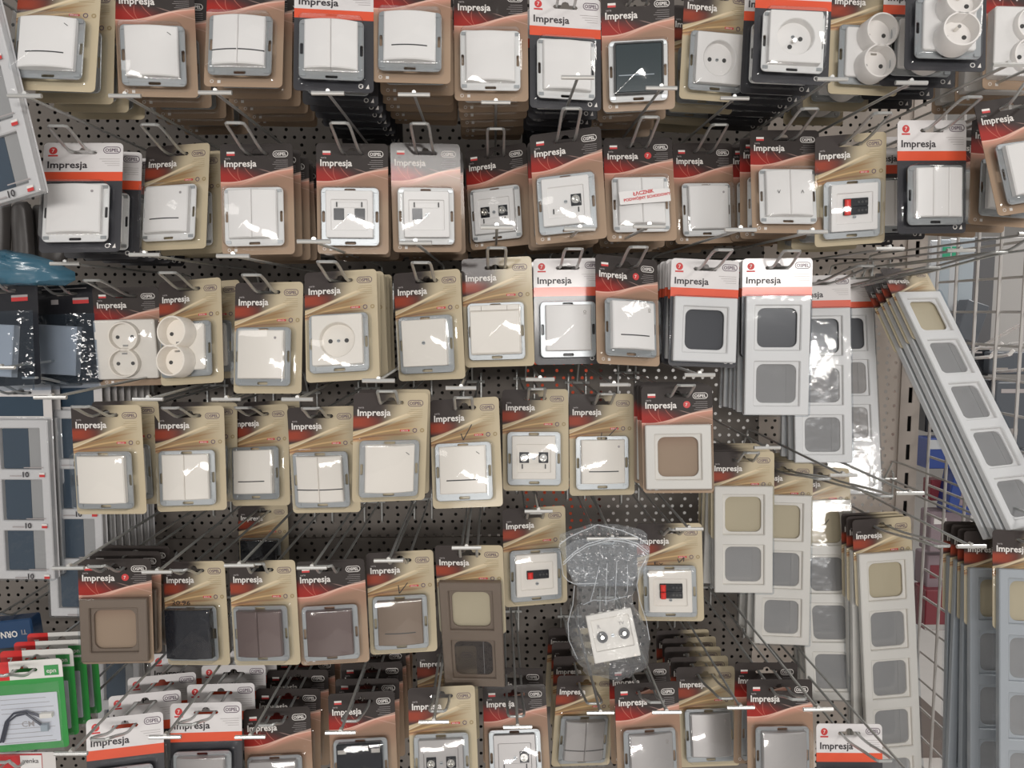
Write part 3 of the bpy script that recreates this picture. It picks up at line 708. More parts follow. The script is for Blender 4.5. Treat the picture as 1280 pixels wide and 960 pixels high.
rc = empty('shelf_carton', (0.14, 0.60, 0)); tag(rc, 'red carton in the next aisle glimpsed through the panel holes', 'box')
mb = MB(); mb.box(-0.13, 0.12, 0, 0.2, 0.0, 2.0, 'rearred'); obj('carton_body', mb, rc)

# ================================================================ extra marks on packs
def pen(strokes, y=-0.0012, wd=0.0011, mat='pen', name='pen_mark'):
    def f(r):
        mb = MB()
        for s in strokes: mb.ribbon([(U(a), Z(b)) for a, b in s], wd, y, mat)
        obj(name, mb, r)
    return f
VT = [[(0.44, 0.325), (0.47, 0.385), (0.60, 0.245)]]
def sticker(r):
    mb = MB(); x, z = PX, PZ+0.0035
    mb.plate(rr(x-0.002, z, 0.0625, 0.0165, 0.001, 1), [], -0.0253, -0.0249, 'paper'); s = obj('paper_sticker', mb, r); s.rotation_euler = (0, -0.06, 0)
    mb = MB(); mb.text('ŁĄCZNIK', x-0.016, z+0.0018, 0.026, -0.0256, 'redpen', hgt=0.0048, rot=0.10); mb.text('PODWÓJNY SCHODOWY', x-0.028, z-0.0048, 0.058, -0.0256, 'redpen', hgt=0.0045, rot=0.08)
    obj('handwriting', mb, s)
def number(r):
    mb = MB(); mb.text('20.96', U(0.12), Z(0.415), 0.026, -0.0012, 'pen', hgt=0.0055, rot=-0.03); obj('pen_mark', mb, r)
def evmark(r):
    mb = MB(); mb.text('Ev', U(0.26), Z(0.42), 0.012, -0.0012, 'pen', hgt=0.004, rot=-0.05); mb.ribbon([(U(0.62), Z(0.36)), (U(0.64), Z(0.40)), (U(0.72), Z(0.345)), (U(0.71), Z(0.39))], 0.0011, -0.0012, 'pen'); obj('pen_mark', mb, r)

# ================================================================ rows of packs
def row(rn, items):
    for i, it in enumerate(items):
        a, k = it; F(f'{ORD[rn]} row, {ORD[i]} from left', *a, **k)
def I(*a, **k): return (a, k)
row(0, [
 I('cream', (26,-32,127,-29,120,117,13,111), 'rocker+line+tick', 'white', 'white rocker and indicator line', nb=3, sp=0.036),
 I('brown', (141,-24,243,-22,248,124,149,119), 'rocker+tick', 'white', 'plain white rocker', nb=4, sp=0.045),
 I('brown', (260,-32,357,-30,353,110,255,108), 'rocker2+line', 'white', 'white double rocker and line', nb=5, sp=0.034),
 I('white', (369,-26,466,-22,468,118,366,112), 'rocker2', 'white', 'white double rocker', nb=7, sp=0.036),
 I('brown', (467,-36,564,-34,563,106,466,102), 'rocker+line', 'white', 'white rocker and indicator line', nb=5, sp=0.036),
 I('brown', (566,-16,660,-14,660,127,569,126), 'rocker+ws', 'white', 'white rocker on white plate', nb=5, sp=0.04),
 I('white', (661,-6,751,0,751,140,663,134), 'rocker+ws', 'white', 'plain white rocker', nb=6, sp=0.036),
 I('brown', (752,-6,842,-10,844,135,753,142), 'window+ws', 'white', 'smoked dark cover', nb=3, sp=0.05),
 I('cream', (857,-18,938,-12,931,131,848,122), 'socket', 'white', 'single white socket', nb=3, sp=0.06),
 I('white', (945,-40,1042,-36,1034,108,940,102), 'socketpin+ws', 'white', 'earth pin socket', nb=6, sp=0.036),
 I('cream', (1040,-24,1126,-20,1121,121,1034,117), 'dsocket', 'white', 'protruding double socket', nb=2, sp=0.075),
 I('white', (1135,-54,1232,-52,1233,90,1128,88), 'dsocket+pin', 'white', 'double earth pin socket', nb=3, sp=0.05),
 I('brown', (1232,-30,1326,-30,1320,116,1228,110), 'dplate+pin', 'white', 'square double socket plate', nb=2, sp=0.05),
])
row(1, [
 I('white', (56,179,154,179,151,315,48,316), 'rocker+dot+ws', 'white', 'plain white rocker', nb=4, sp=0.045, ext=0.055),
 I('cream', (183,187,263,176,258,313,177,311), 'rocker+line+dot+ws', 'white', 'white rocker and indicator line', nb=3, sp=0.04),
 I('brown', (275,181,366,179,369,318,278,319), 'rocker2+ws', 'white', 'white double rocker', nb=4, sp=0.036),
 I('brown', (395,179,485,180,486,318,397,317), 'rj2', 'white', 'two black data jacks', nb=3, sp=0.05),
 I('brown', (488,178,574,180,577,316,492,315), 'rj+ws', 'white', 'one black data jack', nb=3, sp=0.05),
 I('brown', (582,188,657,179,665,304,589,315), 'coax2+ws', 'white', 'two aerial connectors', nb=3, sp=0.05),
 I('brown', (662,170,751,157,759,298,670,306), 'coax', 'white', 'one aerial connector', nb=4, sp=0.045),
 I('brown', (753,173,840,173,846,300,759,303), 'rocker2+ws', 'white', 'red handwritten sticker on double rocker', nb=3, sp=0.05, seven=True, extras=sticker),
 I('brown', (840,179,915,179,918,304,845,305), 'rocker+dot+ws', 'white', 'plain white rocker', nb=3, sp=0.05),
 I('brown', (937,163,1023,163,1028,292,940,291), 'rocker2+arrows+ws', 'white', 'up and down arrow rockers', nb=4, sp=0.040),
 I('cream', (1021,173,1106,164,1107,303,1016,308), 'spk2', 'white', 'red and black speaker terminals', nb=2, sp=0.06, dist=0.955),
 I('white', (1122,151,1207,150,1207,292,1121,292), 'rocker3', 'white', 'white triple rocker', nb=2, sp=0.08),
 I('brown', (1219,134,1305,118,1335,252,1246,268), 'rocker', 'white', 'tilted white rocker', ext=0.04, dist=0.88),
 I('brown', (1217,150,1298,150,1293,286,1209,277), 'rocker', 'white', 'white rocker half hidden by tilted pack', hk=False, dist=0.96, nb=2, sp=0.06),
])
row(2, [
 I('brown', (115,360,198,358,208,481,126,483), 'dplate', 'ivory', 'square double socket plate', nb=2, sp=0.045, ext=0.09),
 I('cream', (198,356,277,344,280,480,202,480), 'dsocket+left', 'ivory', 'protruding double socket', nb=2, sp=0.07, ext=0.07),
 I('cream', (294,354,380,352,376,492,293,492), 'rocker+dot', 'ivory', 'plain white rocker', nb=0, ext=0.07),
 I('cream', (381,343,470,335,476,475,382,477), 'socket', 'ivory', 'single white socket', nb=5, sp=0.027),
 I('cream', (492,343,575,335,582,474,499,476), 'blank', 'ivory', 'blank plate and centre screw', nb=4, sp=0.045),
 I('cream', (577,324,664,320,668,457,582,460), 'flap', 'ivory', 'hinged lid socket', nb=1, sp=0.05),
 I('white', (666,321,752,320,754,458,669,458), 'rocker+bell', 'white', 'white bell push rocker', nb=2, sp=0.05, dist=0.985),
 I('brown', (744,318,821,326,824,458,746,454), 'rocker+line+bell', 'white', 'white rocker and indicator line', nb=0, seven=True, dist=0.95),
 I('white', (838,322,925,327,919,460,836,457), 'frame', 'white', 'single white cover frame', nb=5, sp=0.016, ext=0.08),
 I('white', (928,323,1016,323,1008,518,928,518), 'frame', 'white', 'two window white cover frame', nb=6, sp=0.015, ext=0.05, n=2, h=0.125),
 I('white', (985,344,1063,346,1067,577,988,577), 'frame', 'white', 'three window white cover frame', nb=2, sp=0.018, ext=0.14, n=3, h=0.125),
 I('white', (1018,347,1093,347,1104,620,1030,620), 'frame', 'white', 'four window white cover frame', nb=0, ext=0.25, n=4, h=0.125, dist=1.24),
])
row(3, [
 I('cream', (88,507,177,506,183,642,98,643), 'rocker', 'ivory', 'plain white rocker', nb=1, sp=0.05, ext=0.06),
 I('cream', (193,509,280,507,284,637,197,640), 'rocker2', 'ivory', 'white double rocker', nb=1, sp=0.05, ext=0.06),
 I('cream', (289,508,360,505,363,631,291,633), 'rocker+line', 'ivory', 'white rocker and indicator line', nb=1, sp=0.05, ext=0.07),
 I('cream', (360,509,443,508,452,639,366,642), 'rocker2+line', 'ivory', 'white double rocker and line', nb=0, ext=0.06, dist=0.955),
 I('cream', (444,493,534,489,533,625,437,627), 'rocker+tick', 'ivory', 'plain white rocker and tick', nb=1, sp=0.045, ext=0.04, dist=0.90),
 I('cream', (538,501,623,495,629,633,541,636), 'rocker+line+tick', 'ivory', 'check mark and lined white rocker', nb=0, ext=0.04, extras=pen(VT)),
 I('cream', (628,487,710,486,711,614,629,613), 'coax2', 'ivory', 'two aerial connectors', nb=0, ext=0.05),
 I('cream', (712,493,791,492,794,618,711,620), 'rocker+line+dot', 'ivory', 'check mark above lined rocker', nb=0, ext=0.05, extras=pen([[(0.50, 0.38), (0.49, 0.44), (0.50, 0.485)], [(0.49, 0.485), (0.60, 0.42), (0.74, 0.33)]])),
 I('brown', (801,483,890,482,893,616,804,616), 'frame', 'ivory', 'single white cover frame', nb=3, sp=0.016, ext=0.05, seven=True),
 I('cream', (893,569,964,560,967,742,888,735), 'frame', 'ivory', 'two window white cover frame', nb=4, sp=0.016, ext=0.04, n=2, h=0.125, dist=1.055),
 I('cream', (940,578,1018,577,1010,807,940,800), 'frame', 'ivory', 'three window white cover frame', nb=5, sp=0.016, ext=0.14, n=3, h=0.125, dist=1.12),
 I('cream', (988,585,1060,586,1080,877,1005,870), 'frame', 'ivory', 'four window white cover frame', nb=2, sp=0.016, ext=0.20, n=4, h=0.125, dist=1.16, extras=pen([[(0.42, 0.62), (0.45, 0.70), (0.60, 0.58)]])),
 I('cream', (1067,652,1136,643,1150,1000,1083,1003), 'frame', 'ivory', 'five window white cover frame', nb=2, sp=0.016, ext=0.15, n=5, h=0.125),
])
row(4, [
 I('brown', (97,700,189,697,193,829,102,829), 'frame', 'mocha', 'bronze cover frame', nb=2, sp=0.028, ext=0.045, seven=True),
 I('cream', (203,702,281,701,288,831,211,831), 'wrapped', 'black', 'black wrapped switch', nb=1, sp=0.28, ext=0.05, extras=number),
 I('cream', (286,702,369,699,376,831,294,831), 'rocker2', 'plum', 'brown double rocker', nb=0, ext=0.03),
 I('brown', (369,701,455,699,462,826,377,833), 'rocker', 'plum', 'dark brown rocker', nb=0, ext=0.04),
 I('cream', (457,692,542,686,546,814,464,818), 'rocker+line', 'mocha', 'bronze rocker and check mark', nb=0, ext=0.05, extras=pen([[(0.46, 0.33), (0.47, 0.41), (0.60, 0.31)]])),
 I('cream', (544,684,628,679,633,856,556,850), 'frame', 'mocha', 'two window bronze cover frame', nb=0, ext=0.03, n=2, h=0.125),
 I('cream', (628,637,706,631,709,753,631,759), 'spk', 'ivory', 'single red speaker terminal', nb=0, ext=0.05),
 I('cream', (795,655,877,653,880,777,799,775), 'spk2', 'ivory', 'two red speaker terminals', nb=0, ext=0.05, extras=evmark),
])
row(5, [
 I('white', (108,902,204,887,208,1036,110,1046), 'rocker', 'silver', 'silver plate', nb=4, sp=0.055, ext=0.06),
 I('white', (213,880,302,876,304,1014,214,1016), 'rocker', 'silver', 'silver rocker', nb=3, sp=0.05, ext=0.06),
 I('brown', (304,887,388,882,393,1020,309,1024), 'socket', 'silver', 'round silver socket', nb=4, sp=0.05, ext=0.05),
 I('brown', (410,868,493,862,498,996,415,1000), 'clips', 'black', 'glossy black plate and two clips', nb=5, sp=0.042, ext=0.08),
 I('cream', (510,860,593,856,599,992,514,996), 'coax2', 'silver', 'two silver aerial connectors', nb=1, sp=0.12, ext=0.07),
 I('brown', (604,858,681,854,689,988,608,990), 'coax', 'silver', 'one silver aerial connector', nb=1, sp=0.05, ext=0.09),
 I('cream', (698,847,769,841,762,958,688,956), 'rocker2+line', 'silver', 'silver double rocker and line', nb=3, sp=0.055, ext=0.09),
 I('brown', (768,856,847,850,853,985,773,990), 'rocker+bell', 'silver', 'silver bell push rocker', nb=1, sp=0.05, ext=0.06),
 I('cream', (844,834,918,832,924,957,851,959), 'rocker+dot', 'silver', 'plain silver rocker', nb=4, sp=0.033, ext=0.10),
 I('brown', (933,849,1015,849,1017,985,935,986), 'rocker', 'silver', 'silver curved rocker', nb=1, sp=0.05, ext=0.06),
 I('white', (1020,904,1102,905,1104,1040,1021,1040), 'rocker', 'silver', 'silver plate', nb=0, ext=0.09),
])

# ================================================================ strips at the right
H5 = 0.080+0.071*4
FC = lambda n: [(-0.040, -0.0095, FZ), (0.040, -0.0095, FZ), (0.040, -0.0095, FZ-0.080-0.071*(n-1)), (-0.040, -0.0095, FZ-0.080-0.071*(n-1))]
F('slanting across the wire grid', 'cream', (1123,363,1175,365,1322,652,1264,663), 'frame', 'white', 'five window white cover frame', nb=3, sp=0.013, ext=0.22, n=5, h=0.125, yaw0=0.75, wy=1.5, loc=FC(5), nrm=True, dist=None, w=1.5, group='slanting frame strips')
F('lower right by grid', 'cream', (1240,664,1330,662,1330,1080,1240,1080), 'frame', 'bluegrey', 'five window silver grey cover frame', nb=0, ext=0.04, n=5, h=0.125, dist=0.95)
F('lower right, behind the nearest silver strip', 'cream', (1205,665,1288,664,1288,1056,1205,1056), 'frame', 'bluegrey', 'silver grey cover frame', nb=3, sp=0.016, n=5, h=0.125, dist=1.0, hk=False)
hook((0.66, -0.33, at(1240, 300, 0.95)[2]-0.012), 0.07, 'steel double display hook at right edge above the slanting strip', bar=False)

# ================================================================ left neighbours
def obj_w(name, mb, loc, label, cat, group=None):
    o = obj(name, mb); o.location = loc; tag(o, label, cat, group); return o
M['navy'] = pbr('navy_window_insert', (0.030, 0.055, 0.085), 0.3, coat=0.3)
M['greyw'] = pbr('cool_white_frame', (0.66, 0.635, 0.62), 0.4)
M['lgrey'] = pbr('light_grey_metal', (0.34, 0.33, 0.32), 0.5)
M['dgrey'] = pbr('dark_grey_metal', (0.09, 0.09, 0.095), 0.5)
NAVY = {}
def navy_strip(n):
    r = empty('cover_frame_strip')
    if n not in NAVY:
        fm, lip, tray = frame_mesh(n, 'greyw'); out = [('cover_frame', fm)]
        mb = MB(); H = 0.080+0.071*(n-1); zc = FZ-H/2
        mb.plate(rr(0, (CT+FZ-H)/2, 0.084, CT-(FZ-H), 0.003), [euro], -0.0007, 0, 'greyw'); mb.box(-0.033, 0.030, -0.0010, -0.0008, FZ+0.004, CT-0.017, 'navy')
        out.append(('backing_card', mb.mesh('backing_card')))
        for i in range(n):
            z = FZ-0.040-0.071*i; mb = MB(); mb.plate(rr(-0.008, z, 0.036, 0.0555, 0.002), [], -0.0050, -0.0012, 'navy')
            mb.plate(rr(0.0185, z, 0.0165, 0.0555, 0.001), [], -0.0047, -0.0012, 'lgrey'); out.append(('window_insert', mb.mesh('window_insert')))
        mb = MB()
        for i in range(n):
            z = FZ-0.0755-0.071*i; yt = -0.0118
            mb.text('10', 0.004, z-0.003, 0.0085, yt, 'txtd'); mb.box(-0.014, 0.002, yt, yt+0.0001, z-0.0022, z-0.0006, 'txtf')
            mb.box(0.0270, 0.0345, yt, yt+0.0001, z-0.003, z+0.0005, 'txtr'); mb.box(0.0270, 0.0345, yt, yt+0.0001, z+0.0005, z+0.003, 'txtw')
            mb.box(0.006, 0.033, yt, yt+0.0001, z+0.0095, z+0.0108, 'txtf')
        out.append(('printed_label', mb.mesh('printed_label'))); out.append(('clear_sleeve', frame_shell(n, 'film'))); NAVY[n] = out
    for nm, me in NAVY[n]: obj(nm, me, r)
    return r
def nstrip(n, cs, label, nb=0, sp=0.02, dist=None, ext=0.06, w=7.0, hk=True):
    p = fit([cs[0:2], cs[2:4], cs[4:6], cs[6:8]], FC(n), 0, w, None, dist)
    r = navy_strip(n); place(r, p); tag(r, label, 'frame pack', 'frame strips at left')
    for k in range(nb):
        q = dup(r); place(q, [p[0], p[1]+sp*(k+1), p[2], p[3]*.7, p[4]*.8+random.uniform(-.02, .02), p[5]*.7]); tag(q, f'white frame strip, {ORD[k]} behind the {label}', 'frame pack', 'frame strips at left')
    if hk: hook(p[:3], ext, f'steel display hook of the {label}')
nstrip(3, (-12,526,58,525,68,722,-3,725), 'white strip of three navy windows at far left', nb=2, dist=1.06)
nstrip(4, (53,515,122,512,131,768,64,772), 'longer navy window strip beside fourth row', nb=7, sp=0.021, dist=1.085, ext=0.1)
nstrip(3, (-92,8,-14,-12,50,238,-30,258), 'tilted bagged navy window strip at upper left', dist=0.86, w=3)
nstrip(2, (118,812,172,810,178,950,124,950), 'two window strip half hidden behind lower left packs', dist=1.20, ext=0.1, nb=1)

M['soot'] = pbr('dark_grey_pouch', (0.055, 0.050, 0.048), 0.45, bump=0.4, bscale=30)
M['bluebag'] = pbr('blue_plastic', (0.055, 0.15, 0.22), 0.25, coat=0.4, bump=0.5, bscale=30)
M['blackcard'] = pbr('black_card', (0.014, 0.014, 0.018), 0.35, coat=0.3)
M['bluefilm'] = clearmat('bluish_bag_film', tint=(0.60, 0.66, 0.74), base=0.05, rough=0.10, bump=0.9, bscale=50, haze=0.04, hc=(0.3, 0.4, 0.5))
def pillow(rows, dist, thick, nx=12, amp=0.002, sub=4, seed=0, both=True):
    """closed cushion-like bag; rows of (y_px, xl_px, xr_px) from top to bottom; returns mesh builder and origin"""
    R = []
    for (a, b) in zip(rows, rows[1:]):
        for i in range(sub): t = i/sub; R.append(tuple(a[j]*(1-t)+b[j]*t for j in range(3)))
    R.append(rows[-1]); n = len(R); org = at((rows[0][1]+rows[0][2])/2, rows[0][0], dist); F_, B_ = [], []
    for i, (y, xl, xr) in enumerate(R):
        tv = i/(n-1)
        for j in range(nx+1):
            tu = j/nx; p = at(xl+(xr-xl)*tu, y, dist) - org
            e = max(0.0, 1-(2*tu-1)**4)**0.5 * (max(0.0, 1-(2*tv-1)**6))**0.5
            q = noise.noise(Vector((p.x*45+seed, p.z*22, seed)))*amp + noise.noise(Vector((p.x*120, p.z*60+seed, 3)))*amp*0.5
            q += noise.noise(Vector((p.x*150+seed, p.z*12, seed*2)))*amp*0.6
            p.x += noise.noise(Vector((seed, p.z*60, tu*2)))*amp*0.5
            edge = j in (0, nx) or i in (0, n-1)
            F_.append(Vector((p.x, p.y - thick/2*e + (0 if edge else q), p.z))); B_.append(Vector((p.x, p.y + thick/2*e + (0 if edge else q*0.7), p.z)))
    mb = MB(); w1 = nx+1; Fc = [(i*w1+j, (i+1)*w1+j, (i+1)*w1+j+1, i*w1+j+1) for i in range(n-1) for j in range(nx)]
    N = len(F_); mb.V2 = None
    return mb, org, F_, B_, Fc
def bagobj(name, rows, dist, thick, mat, label, cat, group=None, **k):
    mb, org, A, B, Fc = pillow(rows, dist, thick, **k); N = len(A)
    ix = {}
    mb.add(A + B, Fc + [tuple(N+i for i in reversed(f)) for f in Fc], mat)
    me = mb.mesh(name, smooth=60); o = obj(name, me); o.location = org
    if label: tag(o, label, cat, group)
    return o
bagobj('dark_pouch', [(226,-22,12),(232,-24,14),(322,-20,12),(330,-16,8)], 1.05, 0.02, 'soot', 'leftmost dark grey pouch under the tilted navy strip', 'pouch', 'dark pouches at left', seed=1)
bagobj('dark_pouch', [(252,22,34),(262,16,40),(318,16,44),(332,20,40)], 1.06, 0.02, 'soot', 'middle dark grey pouch above the blue bag', 'pouch', 'dark pouches at left', seed=2)
bagobj('dark_pouch', [(256,44,62),(266,40,78),(318,44,86),(332,52,80)], 1.08, 0.02, 'soot', 'right dark grey pouch above the blue bag', 'pouch', 'dark pouches at left', seed=3)
bagobj('blue_bag', [(312,-40,6),(318,-40,40),(326,-42,66),(340,-40,93),(350,-38,95),(357,-36,82)], 1.0, 0.035, 'bluebag', 'crumpled blue plastic bag lying at left edge', 'bag', amp=0.010, seed=5)
def blackpack(cs, label, dist, prod, seed):
    r = empty('bagged_switch_pack'); p = fit([cs[0:2], cs[2:4], cs[4:6], cs[6:8]], [(-CW/2, 0, CT), (CW/2, 0, CT), (CW/2, 0, CT-CH), (-CW/2, 0, CT-CH)], 0, 7, None, dist); place(r, p)
    mb = MB(); mb.plate(rr(0, CT-0.022, CW, 0.044, 0.003), [euro], -0.0007, 0, 'blackcard'); mb.box(0.008, 0.030, -0.0010, -0.0008, -0.0135, -0.0085, 'txtr'); mb.box(0.008, 0.030, -0.0010, -0.0008, -0.0085, -0.0055, 'txtf')
    mb.box(-0.034, 0.028, -0.0010, -0.0008, 0.0065, 0.0078, 'txtf'); mb.box(-0.022, -0.012, -0.0010, -0.0008, -0.0135, -0.007, 'txtf'); obj('header_card', mb, r)
    mb = MB(); mb.plate(rr(0, CT-0.087, CW*0.98, 0.092, 0.004), [], -0.0006, 0, 'blackcard'); obj('backing_card', mb, r)
    mb = MB(); mb.rocker(-0.008, -0.076, 0.062, 0.066, -0.001, -0.013, 0.0015, 'white' if prod else 'silver'); s = obj('cover_plate', mb, r); s.rotation_euler = (0, 0.10, 0)
    mb = MB(); A = []
    for i in range(17):
        for j in range(9):
            x = -0.046+0.092*j/8; z = -0.028-0.10*i/16; A.append((x, -0.016-0.006*math.sin(PI*j/8)+noise.noise(Vector((x*60, z*40, seed)))*0.004, z))
    mb.add(A, [(i*9+j, (i+1)*9+j, (i+1)*9+j+1, i*9+j+1) for i in range(16) for j in range(8)], 'bluefilm'); obj('film_bag', mb.mesh('film_bag', smooth=60), r)
    tag(r, label, 'switch pack', 'black headed packs at left')
    hook(p[:3], 0.05, f'steel display hook of the {label}', bar=False)
blackpack((-34,358,47,354,52,478,-28,482), 'black headed bagged pack with white plate at left edge', 1.00, 1, 1)
blackpack((44,360,122,357,130,476,52,480), 'second black headed bagged pack from left edge', 1.06, 1, 4)
blackpack((92,362,166,360,170,474,98,477), 'third black headed pack tucked behind first third row pack', 1.14, 0, 8)

# blue banner pack with its name upside down
M['bluebox'] = pbr('navy_blue_box', (0.012, 0.05, 0.13), 0.35, coat=0.3)
c = at(8, 790, 1.12); r = empty('blue_box_pack', c); tag(r, 'dark blue pack turned upside down at lower left', 'box'); r.rotation_euler = (0, -0.10, 0)
mb = MB(); mb.plate(rr(0, 0, 0.092, 0.042, 0.003), [], -0.012, 0.012, 'bluebox', ch=0.002); obj('carton', mb, r)
mb = MB(); mb.text('ORNO', 0.024, 0.0045, 0.034, -0.0123, 'txtw', hgt=0.0095, rot=PI); mb.text('TI', 0.038, 0.005, 0.008, -0.0123, 'txtf', rot=PI); obj('printed_name', mb, r)
hook((c[0], c[1]+0.013, c[2]+0.026), 0.05, 'steel display hook above the blue pack at lower left', bar=False)
bagobj('dark_pouch', [(806,-20,20),(815,-22,26),(870,-20,30),(890,-16,24)], 1.16, 0.02, 'soot', 'dark pouch below the upside down blue pack', 'pouch', 'dark pouches at left', seed=9)

# green cards with a cable
M['cable'] = pbr('dark_cable', (0.02, 0.025, 0.05), 0.4)
M['papertext'] = pbr('pale_leaflet', (0.66, 0.67, 0.72), 0.6)
def green_card():
    r = empty('cable_pack'); obj('backing_card', card_mesh('green', 0.112), r)
    mb = MB(); mb.plate(rr(-0.001, CT-0.072, 0.072, 0.062, 0.001, 1), [], -0.0016, -0.0009, 'papertext'); mb.text('CM', -0.008, CT-0.082, 0.014, -0.0018, 'txtf')
    for i in range(9): mb.box(-0.030, 0.022+0.004*(i % 3), -0.0019, -0.0017, CT-0.047-0.0058*i-(0.008 if i > 3 else 0), CT-0.0465-0.0058*i-(0.008 if i > 3 else 0), 'txtf')
    obj('leaflet', mb, r)
    mb = MB()
    for o_ in (0, 0.003):
        mb.tube([(-0.033+o_, -0.004, CT-0.098), (-0.024+o_, -0.005, CT-0.072), (-0.014+o_, -0.006, CT-0.062-o_), (0.0, -0.006, CT-0.0605-o_), (0.012, -0.006, CT-0.066-o_*3), (0.018, -0.005, CT-0.070-o_*4)], 0.0013, 'cable')
    cb = obj('cable', mb, r); mb = MB(); mb.box(0.016, 0.030, -0.008, -0.003, CT-0.070, CT-0.0645, 'ivory'); mb.box(0.016, 0.024, -0.008, -0.003, CT-0.0865, CT-0.0785, 'mech'); obj('plug', mb, cb)
    mb = MB(); A = []
    for i in range(13):
        for j in range(9):
            x = -0.042+0.084*j/8; z = CT-0.024-0.088*i/12; A.append((x, -0.0095-0.003*math.sin(PI*j/8)+noise.noise(Vector((x*60, z*50, 2)))*0.002, z))
    mb.add(A, [(i*9+j, (i+1)*9+j, (i+1)*9+j+1, i*9+j+1) for i in range(12) for j in range(8)], 'film'); obj('film_bag', mb.mesh('film_bag', smooth=60), r)
    return r
p = fit([(-17,829), (76,823), (88,932), (-8,941)], [(-CW/2, 0, CT), (CW/2, 0, CT), (CW/2, 0, CT-0.112), (-CW/2, 0, CT-0.112)], 0, 7, None, 0.90)
r = green_card(); place(r, p); tag(r, 'front green card pack with coiled cable at lower left', 'cable pack', 'green cable packs')
for k in range(3):
    q = dup(r); place(q, [p[0]+0.001*k, p[1]+0.026*(k+1), p[2]+0.002, 0, p[4]*.5, p[5]*.6]); tag(q, f'green card cable pack, {ORD[k]} behind front one at lower left', 'cable pack', 'green cable packs')
hook(p[:3], 0.05, 'steel double display hook carrying the green cable packs', bar=False)
# red and white card below the green ones
M['redcard'] = pbr('red_card', (0.50, 0.025, 0.030), 0.4, coat=0.3)
r = empty('red_card_pack', at(20, 952, 0.90)); tag(r, 'red and grey card pack cut off by bottom left corner', 'card pack')
mb = MB(); mb.plate(rr(0, -0.055, CW*1.1, 0.134, 0.004), [euro], -0.0007, 0, 'greyw'); obj('backing_card', mb, r)
mb = MB(); mb.box(-0.048, 0.032, -0.0011, -0.0008, -0.03, 0.0105, 'redcard'); mb.box(0.006, 0.0315, -0.0014, -0.0012, -0.008, 0.0085, 'paper'); mb.text('yenka', 0.009, -0.001, 0.019, -0.0016, 'txtd'); obj('printed_band', mb, r)
hook((r.location[0], r.location[1], r.location[2]), 0.03, 'steel display hook under the green cable packs', bar=False)

# ================================================================ aerial socket in a clear bag
hook(at(757, 674, 0.955), 0.02, 'dark steel hook carrying the clear bag', bar_ext=0.035, barw=0.062, rise=0.0)
r = empty('aerial_socket'); tag(r, 'white aerial socket plate with two round jacks inside clear bag', 'socket')
p = fit([(730.5,769), (790.6,756.4), (802.7,820), (741.4,833)], [(-.02825, 0, .02825), (.02825, 0, .02825), (.02825, 0, -.02825), (-.02825, 0, -.02825)], 0, 7, None, 0.90); place(r, p)
mb = MB(); mb.plate(rr(0, 0, .0565, .0565, .0015), [rr(0, .003, .046, .036, .001)], 0, 0.009, 'ivory', ch=0.0008); mb.box(-.0232, .0232, 0.0022, 0.0040, -.0155, .0213, 'ivory')
screw(mb, 0, 0.0, 0.0020, 0.0022)
for i in range(5): mb.box(-0.022+i*0.010, -0.017+i*0.010, 0.003, 0.009, 0.0282, 0.0292, 'ivory')
obj('centre_plate', mb, r)
mb = MB(); mb.text('R', -0.0165, 0.0105, 0.0035, 0.0018, 'txtf'); mb.text('TV', 0.0095, 0.0105, 0.0070, 0.0018, 'txtf', hgt=0.0036); obj('lettering', mb, r)
for x in (-0.0130, 0.0140):
    mb = MB(); L = lambda q: circ(x, 0.000, q, 20)(); mb.shell([(L(0.0066), 0.0022), (L(0.0066), -0.0015), (L(0.0048), -0.0015), (L(0.0046), 0.0010)], 'dgrey'); mb.cyl(x, 0, 0.0022, -0.0030, 0.001, 'chrome', 12); obj('aerial_jack', mb, r)
mb = MB(); mb.plate(rr(0, 0, 0.046, 0.046, 0.004), [], 0.0092, 0.024, 'mech', ch=0.001); obj('mechanism', mb, r)
bag = empty('clear_bag', at(757, 660, 0.93)); tag(bag, 'crumpled clear plastic bag hanging from hook and holding aerial socket', 'bag')
def bagpart(name, rows, dist, thick, **k):
    o = bagobj(name, rows, dist, thick, 'bag', None, None, **k); o.location = Vector(o.location)-bag.location; o.parent = bag
bagpart('bag_body', [(728,722,797),(736,719,792),(752,722,790),(770,716,800),(780,706,806),(786,708,812),(806,712,811),(826,722,811),(834,728,790),(839,729,756)], 0.912, 0.062, amp=0.009, seed=4, nx=18, sub=5)
bagpart('bag_neck', [(655,738,770),(662,716,800),(668,700,808),(684,698,813),(700,704,811),(716,712,804),(732,720,797)], 0.925, 0.012, amp=0.010, seed=12, nx=18, sub=5)
bagpart('folded_flap', [(671,742,775),(676,716,800),(684,706,812),(697,708,811),(712,710,806),(728,716,792),(733,724,790)], 0.905, 0.004, amp=0.007, seed=21, nx=18, sub=4)

